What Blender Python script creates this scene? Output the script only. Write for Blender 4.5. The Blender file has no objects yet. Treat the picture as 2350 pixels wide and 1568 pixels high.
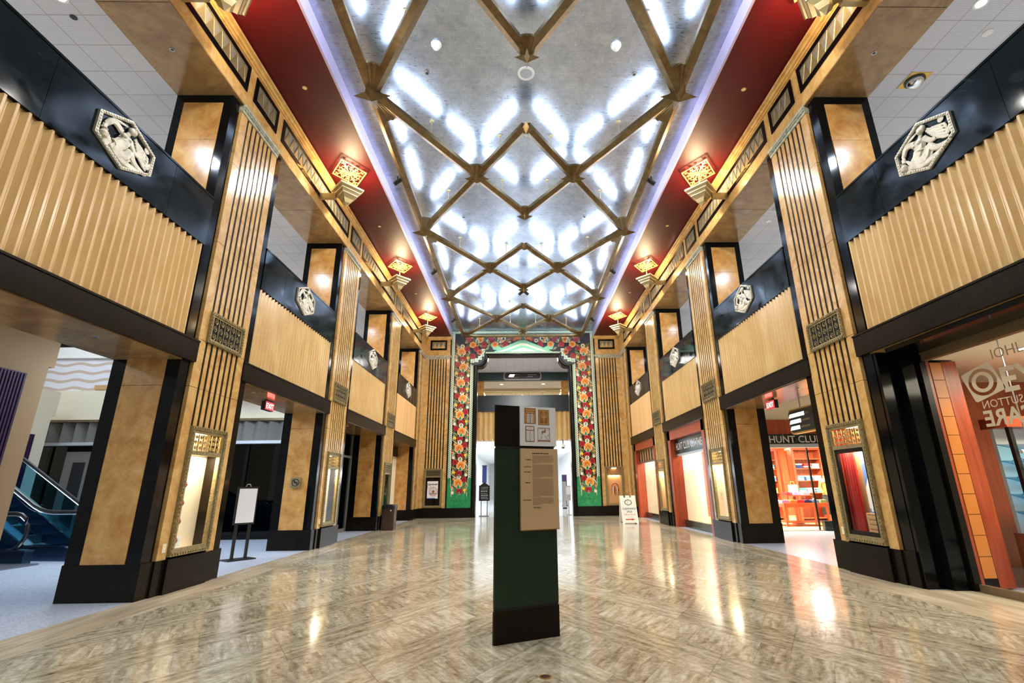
import bpy, math, random
from mathutils import Matrix, Vector
random.seed(7)
PI = math.pi
S = bpy.context.scene
COL = S.collection

# ------------------------------------------------------------------ camera, world, exposure
M = ((0.99977719, -0.0170479, -0.01244711), (0.0199145, 0.95729004, 0.28844269), (0.00699815, -0.2886263, 0.95741625))
cam = bpy.data.cameras.new('camera')
cam.sensor_width = 36.0
cam.lens = 1113.87 / 2350 * 36.0
cam.shift_x = -39.67 / 2350
cam.clip_start = 0.05
cam.clip_end = 300
camo = bpy.data.objects.new('camera', cam)
r, f, u = M
camo.matrix_world = Matrix(((r[0], u[0], -f[0], -0.189), (r[1], u[1], -f[1], 0.0), (r[2], u[2], -f[2], 1.5), (0, 0, 0, 1)))
COL.objects.link(camo)
S.camera = camo
w = bpy.data.worlds.new('world')
S.world = w
w.use_nodes = True
w.node_tree.nodes['Background'].inputs[0].default_value = (1.0, 0.97, 0.92, 1)
w.node_tree.nodes['Background'].inputs[1].default_value = 0.35
S.view_settings.view_transform = 'Standard'
S.view_settings.look = 'None'
S.view_settings.exposure = 0.12
S.view_settings.gamma = 1.0
S.view_settings.use_curve_mapping = False


def light(name, kind, loc, energy, color=(1, 1, 1), size=0.2, size_y=None, rot=(0, 0, 0), spot=None, blend=0.5, target=None):
    l = bpy.data.lights.new(name, kind)
    l.energy = energy
    l.color = color
    if kind == 'AREA':
        l.size = size
        if size_y:
            l.shape = 'RECTANGLE'
            l.size_y = size_y
    else:
        l.shadow_soft_size = size
    if kind == 'SPOT':
        l.spot_size = spot
        l.spot_blend = blend
    o = bpy.data.objects.new(name, l)
    o.location = loc
    o.rotation_euler = rot
    if target:
        o.rotation_euler = (Vector(target) - Vector(loc)).to_track_quat('-Z', 'Y').to_euler()
    COL.objects.link(o)
    return o


WARM = (1.0, 0.86, 0.66)
NEUT = (1.0, 0.95, 0.88)
COOL = (0.72, 0.84, 1.0)

# ------------------------------------------------------------------ materials
MATS = {}


def mat(name, col, rough=0.5, metal=0.0, emit=None, estr=0.0, alpha=None, spec=None, coat=0.0):
    m = bpy.data.materials.new(name)
    m.use_nodes = True
    b = m.node_tree.nodes['Principled BSDF']
    b.inputs['Base Color'].default_value = (*col, 1)
    b.inputs['Roughness'].default_value = rough
    b.inputs['Metallic'].default_value = metal
    if emit:
        b.inputs['Emission Color'].default_value = (*emit, 1)
        b.inputs['Emission Strength'].default_value = estr
    if spec is not None:
        b.inputs['Specular IOR Level'].default_value = spec
    if coat:
        b.inputs['Coat Weight'].default_value = coat
        b.inputs['Coat Roughness'].default_value = 0.08
    MATS[name] = m
    return m


class N:
    """tiny node helper"""
    def __init__(s, m):
        s.nt = m.node_tree
        s.b = s.nt.nodes['Principled BSDF']

    def new(s, t, **kw):
        n = s.nt.nodes.new(t)
        for k, v in kw.items():
            setattr(n, k, v)
        return n

    def link(s, a, b):
        s.nt.links.new(a, b)

    def coord(s, scale=(1, 1, 1), rot=(0, 0, 0)):
        g = s.new('ShaderNodeNewGeometry')
        mp = s.new('ShaderNodeMapping')
        mp.inputs['Scale'].default_value = scale
        mp.inputs['Rotation'].default_value = rot
        s.link(g.outputs['Position'], mp.inputs[0])
        return mp.outputs[0]

    def noise(s, vec, scale, detail=4, rough=0.6, dist=0.0):
        n = s.new('ShaderNodeTexNoise')
        n.inputs['Scale'].default_value = scale
        n.inputs['Detail'].default_value = detail
        n.inputs['Roughness'].default_value = rough
        n.inputs['Distortion'].default_value = dist
        s.link(vec, n.inputs['Vector'])
        return n.outputs['Fac']

    def ramp(s, fac, stops):
        r = s.new('ShaderNodeValToRGB')
        e = r.color_ramp.elements
        while len(e) < len(stops):
            e.new(0.5)
        for i, (p, c) in enumerate(stops):
            e[i].position = p
            e[i].color = (*c, 1)
        s.link(fac, r.inputs[0])
        return r.outputs[0]

    def math(s, op, a, b=None, c=None):
        n = s.new('ShaderNodeMath', operation=op)
        for i, x in enumerate((a, b, c)):
            if x is None:
                continue
            if isinstance(x, (int, float)):
                n.inputs[i].default_value = x
            else:
                s.link(x, n.inputs[i])
        return n.outputs[0]

    def mix(s, fac, a, b, mode='MIX'):
        n = s.new('ShaderNodeMix', data_type='RGBA', blend_type=mode)
        for i, x in ((0, fac), (6, a), (7, b)):
            if isinstance(x, (int, float)):
                n.inputs[i].default_value = x
            elif isinstance(x, tuple):
                n.inputs[i].default_value = (*x, 1)
            else:
                s.link(x, n.inputs[i])
        return n.outputs[2]

    def bump(s, h, strength=0.3, dist=0.02):
        n = s.new('ShaderNodeBump')
        n.inputs['Strength'].default_value = strength
        n.inputs['Distance'].default_value = dist
        s.link(h, n.inputs['Height'])
        s.link(n.outputs[0], s.b.inputs['Normal'])


def marble(name, stops, rough, scale=1.5, stretch=(1, 1, 1), vein=None, coat=0.0, dist=1.2, spec=None):
    m = mat(name, stops[0][1], rough, coat=coat, spec=spec)
    n = N(m)
    v = n.coord(stretch)
    a = n.noise(v, scale, 6, 0.65, dist)
    c = n.ramp(a, stops)
    if vein:
        b = n.noise(v, scale * 2.3, 5, 0.7, 2.0)
        k = n.math('ABSOLUTE', n.math('SUBTRACT', b, 0.5))
        k = n.math('LESS_THAN', k, 0.012)
        k = n.math('MULTIPLY', k, 0.35)
        c = n.mix(k, c, vein)
    n.link(c, n.b.inputs['Base Color'])
    return m


marble('gold_marble', [(0.3, (0.40, 0.21, 0.06)), (0.5, (0.56, 0.345, 0.12)), (0.7, (0.66, 0.46, 0.19))], 0.22, 2.6, vein=(0.4, 0.2, 0.06))
marble('amber_marble', [(0.3, (0.38, 0.16, 0.035)), (0.5, (0.56, 0.29, 0.08)), (0.72, (0.66, 0.42, 0.15))], 0.2, 3.2, dist=0.35, vein=(0.35, 0.15, 0.04))
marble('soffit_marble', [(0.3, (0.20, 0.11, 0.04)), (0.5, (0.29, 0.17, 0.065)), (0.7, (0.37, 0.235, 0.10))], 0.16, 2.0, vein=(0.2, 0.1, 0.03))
marble('pleat_marble', [(0.3, (0.54, 0.345, 0.13)), (0.52, (0.62, 0.42, 0.18)), (0.72, (0.70, 0.52, 0.26))], 0.22, 1.6, (1, 1, 0.35))
marble('veneer', [(0.3, (0.66, 0.36, 0.14)), (0.5, (0.80, 0.50, 0.22)), (0.7, (0.86, 0.60, 0.30))], 0.3, 1.4, (3, 3, 0.15))
marble('black_marble', [(0.35, (0.0015, 0.002, 0.0025)), (0.66, (0.003, 0.004, 0.005)), (0.85, (0.012, 0.016, 0.02))], 0.10, 1.6, spec=0.2)
marble('blue_black_marble', [(0.35, (0.001, 0.003, 0.005)), (0.6, (0.003, 0.009, 0.014)), (0.82, (0.02, 0.04, 0.055))], 0.13, 1.3, dist=2.0, spec=0.34)
n = N(MATS['blue_black_marble'])
n.link(n.ramp(n.noise(n.coord((1, 1, 1)), 1.1, 4, 0.6, 1.5), [(0.35, (0.04, 0.04, 0.04)), (0.7, (0.18, 0.18, 0.18))]), n.b.inputs['Roughness'])
marble('dark_base', [(0.3, (0.005, 0.004, 0.003)), (0.7, (0.010, 0.008, 0.005))], 0.25, 2.0, spec=0.14)
marble('green_granite', [(0.4, (0.004, 0.012, 0.009)), (0.6, (0.015, 0.035, 0.028)), (0.75, (0.07, 0.12, 0.10))], 0.12, 14)
marble('capital_stone', [(0.35, (0.20, 0.21, 0.16)), (0.55, (0.42, 0.43, 0.33)), (0.7, (0.62, 0.62, 0.5))], 0.4, 9)
marble('terrazzo', [(0.3, (0.26, 0.30, 0.38)), (0.5, (0.42, 0.47, 0.56)), (0.7, (0.54, 0.59, 0.67))], 0.22, 30)
marble('red_wood', [(0.3, (0.24, 0.035, 0.012)), (0.55, (0.36, 0.06, 0.02)), (0.75, (0.46, 0.10, 0.03))], 0.3, 3, (3, 3, 0.2))
marble('bright_wood', [(0.3, (0.36, 0.065, 0.02)), (0.55, (0.50, 0.11, 0.035)), (0.75, (0.60, 0.19, 0.07))], 0.3, 3, (3, 3, 0.2))
marble('shop_floor', [(0.3, (0.62, 0.38, 0.17)), (0.6, (0.8, 0.56, 0.3))], 0.25, 3, (4, 0.4, 1))
marble('kiosk_green', [(0.3, (0.006, 0.020, 0.008)), (0.7, (0.010, 0.032, 0.012))], 0.33, 3, spec=0.35)
marble('kiosk_dark', [(0.3, (0.008, 0.005, 0.003)), (0.7, (0.014, 0.009, 0.005))], 0.3, 4, spec=0.14)
marble('bronze', [(0.3, (0.13, 0.09, 0.042)), (0.7, (0.24, 0.17, 0.08))], 0.36, 3)
MATS['bronze'].node_tree.nodes['Principled BSDF'].inputs['Metallic'].default_value = 0.85
marble('old_bronze', [(0.3, (0.16, 0.125, 0.06)), (0.55, (0.34, 0.28, 0.14)), (0.75, (0.52, 0.44, 0.24))], 0.42, 22)
MATS['old_bronze'].node_tree.nodes['Principled BSDF'].inputs['Metallic'].default_value = 0.55
marble('relief_silver', [(0.3, (0.45, 0.43, 0.34)), (0.6, (0.74, 0.72, 0.62))], 0.4, 6)
MATS['relief_silver'].node_tree.nodes['Principled BSDF'].inputs['Metallic'].default_value = 0.3
mat('gold_leaf', (1.0, 0.74, 0.26), 0.35, 0.6)
mat('sconce_bronze', (0.42, 0.34, 0.18), 0.3, 0.7)
mat('orange_tile', (0.52, 0.17, 0.03), 0.35)
mat('purple_louvre', (0.035, 0.008, 0.05), 0.5)
mat('tan_wall', (0.40, 0.25, 0.11), 0.7)
mat('cream_wall', (0.80, 0.72, 0.54), 0.75)
mat('white_paint', (0.82, 0.80, 0.76), 0.6)
mat('pale_gray', (0.62, 0.63, 0.66), 0.6)
mat('fin_gray', (0.16, 0.15, 0.13), 0.6)
mat('black_plastic', (0.006, 0.006, 0.007), 0.35)
mat('black_void', (0.006, 0.006, 0.007), 0.8)
mat('frame_black', (0.005, 0.004, 0.003), 0.3, spec=0.25)
mat('chrome', (0.8, 0.82, 0.86), 0.12, 1.0)
mat('steel', (0.5, 0.52, 0.55), 0.3, 1.0)
mat('brown_metal', (0.20, 0.145, 0.08), 0.35, 0.5)
mat('rail_brass', (0.85, 0.68, 0.25), 0.25, 0.9)
mat('lamp_white', (1, 1, 1), 0.5, emit=(1.0, 0.98, 0.95), estr=9)
mat('lamp_cool', (1, 1, 1), 0.5, emit=(0.75, 0.86, 1.0), estr=14)
mat('tube_glow', (1, 1, 1), 0.5, emit=(0.66, 0.82, 1.0), estr=60)
mat('lamp_warm', (1, 1, 1), 0.5, emit=(1.0, 0.72, 0.36), estr=30)
mat('exit_red', (0.6, 0.01, 0.01), 0.4, emit=(1.0, 0.03, 0.04), estr=2.5)
mat('exit_letter', (1, 0.6, 0.5), 0.4, emit=(1.0, 0.45, 0.38), estr=3)
mat('lit_text', (1, 1, 1), 0.5, emit=(1, 1, 1), estr=4)
mat('screen_white', (0.72, 0.73, 0.76), 0.5)
mat('paper_white', (0.80, 0.81, 0.84), 0.5)
mat('paper_tan', (0.62, 0.42, 0.24), 0.4)
mat('ink', (0.06, 0.04, 0.025), 0.6)
mat('ink_soft', (0.32, 0.20, 0.11), 0.6)
mat('door_brown', (0.30, 0.12, 0.025), 0.5)
mat('door_gold', (0.62, 0.34, 0.09), 0.5)
mat('sign_green', (0.01, 0.04, 0.012), 0.6)
mat('sign_red', (0.50, 0.015, 0.01), 0.5)
mat('sign_board', (0.70, 0.74, 0.66), 0.5)
mat('chalk', (0.65, 0.68, 0.66), 0.8)
mat('letter_gray', (0.62, 0.56, 0.54), 0.35)
mat('glass_letter', (0.55, 0.45, 0.30), 0.5)
mat('outlet_ivory', (0.80, 0.70, 0.42), 0.4)
mat('speaker_gray', (0.45, 0.47, 0.50), 0.4)
mat('red_curtain', (0.42, 0.02, 0.02), 0.5)
mat('poster_blue', (0.12, 0.25, 0.62), 0.4)
mat('light_wood', (0.55, 0.32, 0.15), 0.45)
mat('cincy_red', (0.45, 0.02, 0.02), 0.5)
mat('rose_dusty', (0.36, 0.10, 0.07), 0.6)
mat('cincy_ink', (0.02, 0.015, 0.015), 0.5)
mat('teal_paint', (0.015, 0.05, 0.06), 0.4)
mat('slate_band', (0.020, 0.032, 0.042), 0.25)
mat('step_metal', (0.25, 0.27, 0.3), 0.35, 0.9)
mat('skirt_blue', (0.05, 0.09, 0.16), 0.25, 0.8)
mat('rubber', (0.01, 0.01, 0.012), 0.3)
mat('brass_plate', (0.62, 0.40, 0.10), 0.3, 0.8)
mat('niche_cream', (0.86, 0.74, 0.55), 0.6)
mat('niche_orange', (0.70, 0.36, 0.14), 0.6)
mat('skin', (0.75, 0.48, 0.34), 0.5)
mat('drain_brown', (0.05, 0.02, 0.012), 0.3)
for nm, c in dict(red=(0.40, 0.012, 0.02), orange=(0.58, 0.15, 0.012), peach=(0.76, 0.30, 0.05), white=(0.75, 0.70, 0.55), yellow=(0.85, 0.55, 0.02), green=(0.01, 0.22, 0.06), olive=(0.11, 0.125, 0.025), sage=(0.24, 0.25, 0.11), black=(0.008, 0.009, 0.010), mint=(0.25, 0.62, 0.42), jade=(0.02, 0.26, 0.09), ivory=(0.78, 0.78, 0.68), darkred=(0.22, 0.008, 0.02)).items():
    mat('tile_' + nm, c, 0.3)
for nm, c in dict(red=(0.6, 0.03, 0.03), pink=(0.8, 0.35, 0.45), lilac=(0.5, 0.3, 0.6), white=(0.85, 0.82, 0.76), yellow=(0.85, 0.6, 0.1), green=(0.25, 0.4, 0.15), navy=(0.02, 0.03, 0.12), black=(0.02, 0.02, 0.02), blue=(0.1, 0.25, 0.6), orange=(0.8, 0.25, 0.05), cream=(0.85, 0.75, 0.55), teal=(0.05, 0.3, 0.3)).items():
    mat('cloth_' + nm, c, 0.85)


def glassmat(name, tint, amount, rough=0.02):
    """clear pane: mostly transparent with a mirror-like surface reflection"""
    m = bpy.data.materials.new(name)
    m.use_nodes = True
    nt = m.node_tree
    nt.nodes.clear()
    o = nt.nodes.new('ShaderNodeOutputMaterial')
    t = nt.nodes.new('ShaderNodeBsdfTransparent')
    t.inputs[0].default_value = (*tint, 1)
    g = nt.nodes.new('ShaderNodeBsdfGlossy')
    g.inputs['Roughness'].default_value = rough
    fr = nt.nodes.new('ShaderNodeFresnel')
    fr.inputs[0].default_value = amount
    mx = nt.nodes.new('ShaderNodeMixShader')
    ge = nt.nodes.new('ShaderNodeNewGeometry')
    inv = nt.nodes.new('ShaderNodeMath')
    inv.operation = 'SUBTRACT'
    inv.inputs[0].default_value = 1.0
    nt.links.new(ge.outputs['Backfacing'], inv.inputs[1])
    mu = nt.nodes.new('ShaderNodeMath')
    mu.operation = 'MULTIPLY'
    nt.links.new(fr.outputs[0], mu.inputs[0])
    nt.links.new(inv.outputs[0], mu.inputs[1])
    nt.links.new(mu.outputs[0], mx.inputs[0])
    nt.links.new(t.outputs[0], mx.inputs[1])
    nt.links.new(g.outputs[0], mx.inputs[2])
    nt.links.new(mx.outputs[0], o.inputs[0])
    MATS[name] = m


glassmat('glass_clear', (0.97, 0.99, 0.98), 1.35)
glassmat('glass_smoke', (0.30, 0.34, 0.38), 1.5)
glassmat('glass_blue', (0.45, 0.72, 0.85), 1.5)

# travertine floor: rows of slabs, grain turned from row to row, mirrored about the hall axis
m = mat('travertine', (0.5, 0.45, 0.36), 0.14)
n = N(m)
g = n.new('ShaderNodeNewGeometry')
sx = n.new('ShaderNodeSeparateXYZ')
n.link(g.outputs['Position'], sx.inputs[0])
ax = n.math('ABSOLUTE', sx.outputs[0])
yy = sx.outputs[1]
# skew coordinates: a = (.52,.85) is one family of joints, b = (-.52,.85) the other
A = n.math('ADD', n.math('MULTIPLY', ax, 0.96), n.math('MULTIPLY', yy, 0.587))
B = n.math('SUBTRACT', n.math('MULTIPLY', yy, 0.587), n.math('MULTIPLY', ax, 0.96))
rowf = n.math('DIVIDE', A, 0.66)
row = n.math('FLOOR', rowf)
odd = n.math('MODULO', n.math('ADD', row, 200.0), 2.0)
shift = n.math('MULTIPLY', n.math('MODULO', n.math('ADD', row, 202.0), 4.0), 0.31)
colf = n.math('DIVIDE', n.math('ADD', B, shift), n.math('SUBTRACT', 1.40, n.math('MULTIPLY', odd, 0.70)))
colm = n.math('FLOOR', colf)
cv = n.new('ShaderNodeCombineXYZ')
n.link(row, cv.inputs[0])
n.link(colm, cv.inputs[1])
wn = n.new('ShaderNodeTexWhiteNoise')
n.link(cv.outputs[0], wn.inputs['Vector'])
rnd = wn.outputs['Value']
# grain: stretched noise along A or along B
def grain(sa, sb):
    c = n.new('ShaderNodeCombineXYZ')
    n.link(n.math('MULTIPLY', A, sa), c.inputs[0])
    n.link(n.math('MULTIPLY', B, sb), c.inputs[1])
    n.link(n.math('MULTIPLY', rnd, 37.0), c.inputs[2])
    return n.noise(c.outputs[0], 1.0, 5, 0.62, 0.35)
ga = grain(13.0, 2.2)
gb = grain(3.0, 13.0)
gm = n.new('ShaderNodeMix', data_type='FLOAT')
n.link(odd, gm.inputs[0]); n.link(ga, gm.inputs[2]); n.link(gb, gm.inputs[3])
grn = gm.outputs[0]
fine = n.noise(n.coord((1, 1, 1)), 16, 4, 0.7, 0.2)
tot = n.math('ADD', n.math('MULTIPLY', grn, 0.62), n.math('ADD', n.math('MULTIPLY', fine, 0.38), n.math('MULTIPLY', n.math('SUBTRACT', rnd, 0.5), 0.10)))
c1 = n.ramp(tot, [(0.30, (0.09, 0.072, 0.042)), (0.42, (0.235, 0.20, 0.13)), (0.52, (0.37, 0.33, 0.235)), (0.66, (0.56, 0.53, 0.42))])
border = n.noise(n.coord((2.5, 0.35, 1)), 2.2, 5, 0.6, 0.4)
c2 = n.ramp(border, [(0.3, (0.30, 0.235, 0.15)), (0.52, (0.46, 0.385, 0.27)), (0.7, (0.60, 0.53, 0.41))])
isb = n.math('GREATER_THAN', ax, 5.1)
c3 = n.mix(isb, c1, c2)
ja = n.math('LESS_THAN', n.math('ABSOLUTE', n.math('SUBTRACT', n.math('FRACT', rowf), 0.5)), 0.495)
jb = n.math('LESS_THAN', n.math('ABSOLUTE', n.math('SUBTRACT', n.math('FRACT', colf), 0.5)), 0.4955)
jc = n.math('GREATER_THAN', n.math('ABSOLUTE', n.math('SUBTRACT', ax, 5.1)), 0.004)
jn = n.math('MULTIPLY', n.math('MAXIMUM', n.math('MULTIPLY', ja, jb), isb), jc)
c4 = n.mix(jn, n.mix(0.62, (0.07, 0.05, 0.03), c3), c3)
n.link(c4, n.b.inputs['Base Color'])
rr = n.math('ADD', n.math('MULTIPLY', fine, 0.10), 0.07)
n.link(rr, n.b.inputs['Roughness'])

# silver leaf ceiling
m = mat('silver_leaf', (0.7, 0.72, 0.75), 0.25, 1.0)
n = N(m)
v = n.coord((1, 1, 1))
br = n.new('ShaderNodeTexBrick')
br.inputs['Scale'].default_value = 1.0
br.offset = 0.5
br.inputs['Brick Width'].default_value = 0.16
br.inputs['Row Height'].default_value = 0.16
br.inputs['Mortar Size'].default_value = 0.006
br.inputs['Color1'].default_value = (0.46, 0.52, 0.64, 1)
br.inputs['Color2'].default_value = (0.48, 0.54, 0.66, 1)
br.inputs['Mortar'].default_value = (0.54, 0.60, 0.71, 1)
n.link(v, br.inputs['Vector'])
ns = n.noise(v, 3.0, 6, 0.7, 0.5)
cc = n.ramp(ns, [(0.3, (0.66, 0.67, 0.70)), (0.7, (1, 1, 1))])
n.link(n.mix(1.0, br.outputs['Color'], cc, 'MULTIPLY'), n.b.inputs['Base Color'])
n2 = n.noise(n.coord((1, 5, 1)), 6.0, 5, 0.7)
n.link(n.math('ADD', n.math('MULTIPLY', n2, 0.26), 0.17), n.b.inputs['Roughness'])
n.bump(n.math('ADD', n.math('MULTIPLY', br.outputs['Fac'], 0.25), n.math('MULTIPLY', n2, 1.2)), 0.10, 0.01)
m = mat('lavender_lit_side', (0.56, 0.47, 0.68), 0.36, 0.5)  # silver leaf side with its purple cove light put into the base colour
m = mat('red_ceiling', (0.20, 0.006, 0.012), 0.5, spec=0.32)
n = N(m)
n.link(n.ramp(n.noise(n.coord((1, 0.3, 1)), 1.2, 3), [(0.3, (0.060, 0.0006, 0.002)), (0.7, (0.095, 0.001, 0.003))]), n.b.inputs['Base Color'])

# acoustic tiles
m = mat('acoustic_tile', (0.5, 0.5, 0.55), 0.9)
n = N(m)
v = n.coord((1, 1, 1))
br = n.new('ShaderNodeTexBrick')
br.offset = 0.0
br.inputs['Scale'].default_value = 1.0
br.inputs['Brick Width'].default_value = 0.56
br.inputs['Row Height'].default_value = 0.56
br.inputs['Mortar Size'].default_value = 0.009
br.inputs['Color1'].default_value = (0.56, 0.56, 0.60, 1)
br.inputs['Color2'].default_value = (0.60, 0.60, 0.64, 1)
br.inputs['Mortar'].default_value = (0.34, 0.32, 0.34, 1)
n.link(v, br.inputs['Vector'])
wv = n.new('ShaderNodeTexWave')
wv.bands_direction = 'Y'
wv.inputs['Scale'].default_value = 11.0
wv.inputs['Distortion'].default_value = 3.0
wv.inputs['Detail'].default_value = 3.0
n.link(v, wv.inputs['Vector'])
n.link(n.mix(0.22, br.outputs['Color'], n.ramp(wv.outputs['Fac'], [(0.2, (0.25, 0.25, 0.28)), (0.8, (0.8, 0.8, 0.84))]), 'MIX'), n.b.inputs['Base Color'])

# dentil border of the mosaic
m = mat('tile_dentil', (0.8, 0.8, 0.7), 0.3)
n = N(m)
g = n.new('ShaderNodeNewGeometry')
sp = n.new('ShaderNodeSeparateXYZ')
n.link(g.outputs['Position'], sp.inputs[0])
k = n.math('GREATER_THAN', n.math('FRACT', n.math('MULTIPLY', n.math('ADD', sp.outputs[2], sp.outputs[0]), 9.0)), 0.5)
n.link(n.mix(k, (0.78, 0.80, 0.70), (0.03, 0.22, 0.09)), n.b.inputs['Base Color'])
# jade base with a soft zigzag
m = mat('jade_zig', (0.02, 0.26, 0.09), 0.3)
n = N(m)
n.link(n.ramp(n.noise(n.coord((1, 1, 1)), 4, 4, 0.6, 1.0), [(0.3, (0.008, 0.16, 0.05)), (0.55, (0.02, 0.28, 0.10)), (0.75, (0.05, 0.38, 0.16))]), n.b.inputs['Base Color'])
# wavy frieze
m = mat('wavy_frieze', (0.7, 0.68, 0.68), 0.7)
n = N(m)
g = n.new('ShaderNodeNewGeometry')
sp = n.new('ShaderNodeSeparateXYZ')
n.link(g.outputs['Position'], sp.inputs[0])
wz = n.math('ADD', n.math('MULTIPLY', sp.outputs[2], 3.4), n.math('MULTIPLY', n.math('SINE', n.math('MULTIPLY', sp.outputs[0], 6.0)), 0.14))
k = n.math('LESS_THAN', n.math('FRACT', wz), 0.34)
n.link(n.mix(k, (0.72, 0.70, 0.74), (0.55, 0.42, 0.34)), n.b.inputs['Base Color'])


# ------------------------------------------------------------------ mesh builder
class MB:
    def __init__(s):
        s.V, s.F, s.I, s.slots = [], [], [], []

    def slot(s, m):
        if m not in s.slots:
            s.slots.append(m)
        return s.slots.index(m)

    def add(s, vs, fs, m):
        o = len(s.V)
        i = s.slot(m)
        s.V += [tuple(v) for v in vs]
        for q in fs:
            s.F.append([o + k for k in q])
            s.I.append(i)
        return s

    def box(s, x0, x1, y0, y1, z0, z1, m):
        vs = [(x, y, z) for x in (x0, x1) for y in (y0, y1) for z in (z0, z1)]
        return s.add(vs, [(0, 1, 3, 2), (4, 6, 7, 5), (0, 4, 5, 1), (2, 3, 7, 6), (0, 2, 6, 4), (1, 5, 7, 3)], m)

    def prism(s, poly, f0, f1, m):
        """poly: 2D points; f0/f1 map a 2D point to 3D for the two caps"""
        k = len(poly)
        vs = [f0(*p) for p in poly] + [f1(*p) for p in poly]
        fs = [tuple(range(k))[::-1], tuple(range(k, 2 * k))] + [(i, (i + 1) % k, k + (i + 1) % k, k + i) for i in range(k)]
        return s.add(vs, fs, m)

    def px(s, poly, x0, x1, m):       # polygon in (y,z) extruded along x
        return s.prism(poly, lambda a, b: (x0, a, b), lambda a, b: (x1, a, b), m)

    def py(s, poly, y0, y1, m):       # polygon in (x,z) extruded along y
        return s.prism(poly, lambda a, b: (a, y0, b), lambda a, b: (a, y1, b), m)

    def pz(s, poly, z0, z1, m):       # polygon in (x,y) extruded along z
        return s.prism(poly, lambda a, b: (a, b, z0), lambda a, b: (a, b, z1), m)

    def loft(s, rings, m, close=True, caps=True):
        k = len(rings[0])
        vs = [p for r_ in rings for p in r_]
        fs = []
        for j in range(len(rings) - 1):
            for i in range(k if close else k - 1):
                a, b = j * k + i, j * k + (i + 1) % k
                fs.append((a, b, b + k, a + k))
        if caps:
            fs.append(tuple(range(k))[::-1])
            fs.append(tuple(range((len(rings) - 1) * k, len(rings) * k)))
        return s.add(vs, fs, m)

    def tube(s, pts, rad, m, seg=8, squash=None):
        pts = [Vector(p) for p in pts]
        rs = rad if isinstance(rad, (list, tuple)) else [rad] * len(pts)
        rings = []
        for i, p in enumerate(pts):
            d = (pts[min(i + 1, len(pts) - 1)] - pts[max(i - 1, 0)]).normalized()
            a = Vector((0, 0, 1)) if abs(d.z) < 0.9 else Vector((1, 0, 0))
            e1 = d.cross(a).normalized()
            e2 = d.cross(e1)
            ring = []
            for k in range(seg):
                t = 2 * PI * k / seg
                q = e1 * math.cos(t) * rs[i] + e2 * math.sin(t) * rs[i]
                if squash:
                    q = Vector((q.x * squash[0], q.y * squash[1], q.z * squash[2]))
                ring.append(p + q)
            rings.append(ring)
        return s.loft(rings, m)

    def lathe(s, prof, c, m, seg=20, axis='z'):
        rings = []
        for rr_, h in prof:
            ring = []
            for k in range(seg):
                t = 2 * PI * k / seg
                a, b = rr_ * math.cos(t), rr_ * math.sin(t)
                if axis == 'z':
                    ring.append((c[0] + a, c[1] + b, c[2] + h))
                elif axis == 'x':
                    ring.append((c[0] + h, c[1] + a, c[2] + b))
                else:
                    ring.append((c[0] + a, c[1] + h, c[2] + b))
            rings.append(ring)
        return s.loft(rings, m)

    def ball(s, c, rx, ry, rz, m, seg=12, rings=8):
        R = []
        for j in range(1, rings):
            t = PI * j / rings
            R.append([(c[0] + rx * math.sin(t) * math.cos(2 * PI * k / seg), c[1] + ry * math.sin(t) * math.sin(2 * PI * k / seg), c[2] + rz * math.cos(t)) for k in range(seg)])
        return s.loft(R, m)

    def frame(s, y0, y1, z0, z1, t, x0, x1, m, tb=None):
        """rectangular frame in the y-z plane"""
        tb = tb or t
        s.box(x0, x1, y0, y0 + t, z0, z1, m)
        s.box(x0, x1, y1 - t, y1, z0, z1, m)
        s.box(x0, x1, y0 + t, y1 - t, z0, z0 + tb, m)
        return s.box(x0, x1, y0 + t, y1 - t, z1 - tb, z1, m)

    def text(s, body, size, fn, m, align='CENTER', depth=0.0, bold=0.0, xs=1.0):
        """flat lettering; fn maps (a,b) of the text plane to 3D"""
        cu = bpy.data.curves.new('t', 'FONT')
        cu.body = body
        cu.size = size
        cu.align_x = align
        cu.offset = bold
        cu.resolution_u = 3
        ob = bpy.data.objects.new('t', cu)
        COL.objects.link(ob)
        dg = bpy.context.evaluated_depsgraph_get()
        me = bpy.data.meshes.new_from_object(ob.evaluated_get(dg))
        s.add([fn(v.co.x * xs, v.co.y) for v in me.vertices], [tuple(p.vertices) for p in me.polygons], m)
        bpy.data.objects.remove(ob)
        bpy.data.meshes.remove(me)
        bpy.data.curves.remove(cu)
        return s

    def build(s, name, parent=None, smooth=False, loc=None):
        me = bpy.data.meshes.new(name)
        me.from_pydata(s.V, [], s.F)
        for k in s.slots:
            me.materials.append(MATS[k])
        me.polygons.foreach_set('material_index', s.I)
        me.update()
        import bmesh
        bm = bmesh.new()
        bm.from_mesh(me)
        bmesh.ops.recalc_face_normals(bm, faces=bm.faces)
        bm.to_mesh(me)
        bm.free()
        if smooth:
            me.polygons.foreach_set('use_smooth', [True] * len(me.polygons))
            me.set_sharp_from_angle(angle=math.radians(40))
        o = bpy.data.objects.new(name, me)
        COL.objects.link(o)
        if parent:
            o.parent = parent
        if loc:
            o.location = loc
        return o


def tag(o, label, cat, group=None):
    o['label'] = label
    o['category'] = cat
    o['kind'] = 'thing'
    if group:
        o['group'] = group
    return o


def thing(name, label, cat, loc=(0, 0, 0), rz=0, group=None):
    o = bpy.data.objects.new(name, None)
    o.empty_display_size = 0.1
    COL.objects.link(o)
    o.location = loc
    o.rotation_euler = (0, 0, rz)
    return tag(o, label, cat, group)


def struct(name, mb, smooth=False):
    o = mb.build(name, smooth=smooth)
    o['kind'] = 'structure'
    return o


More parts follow.
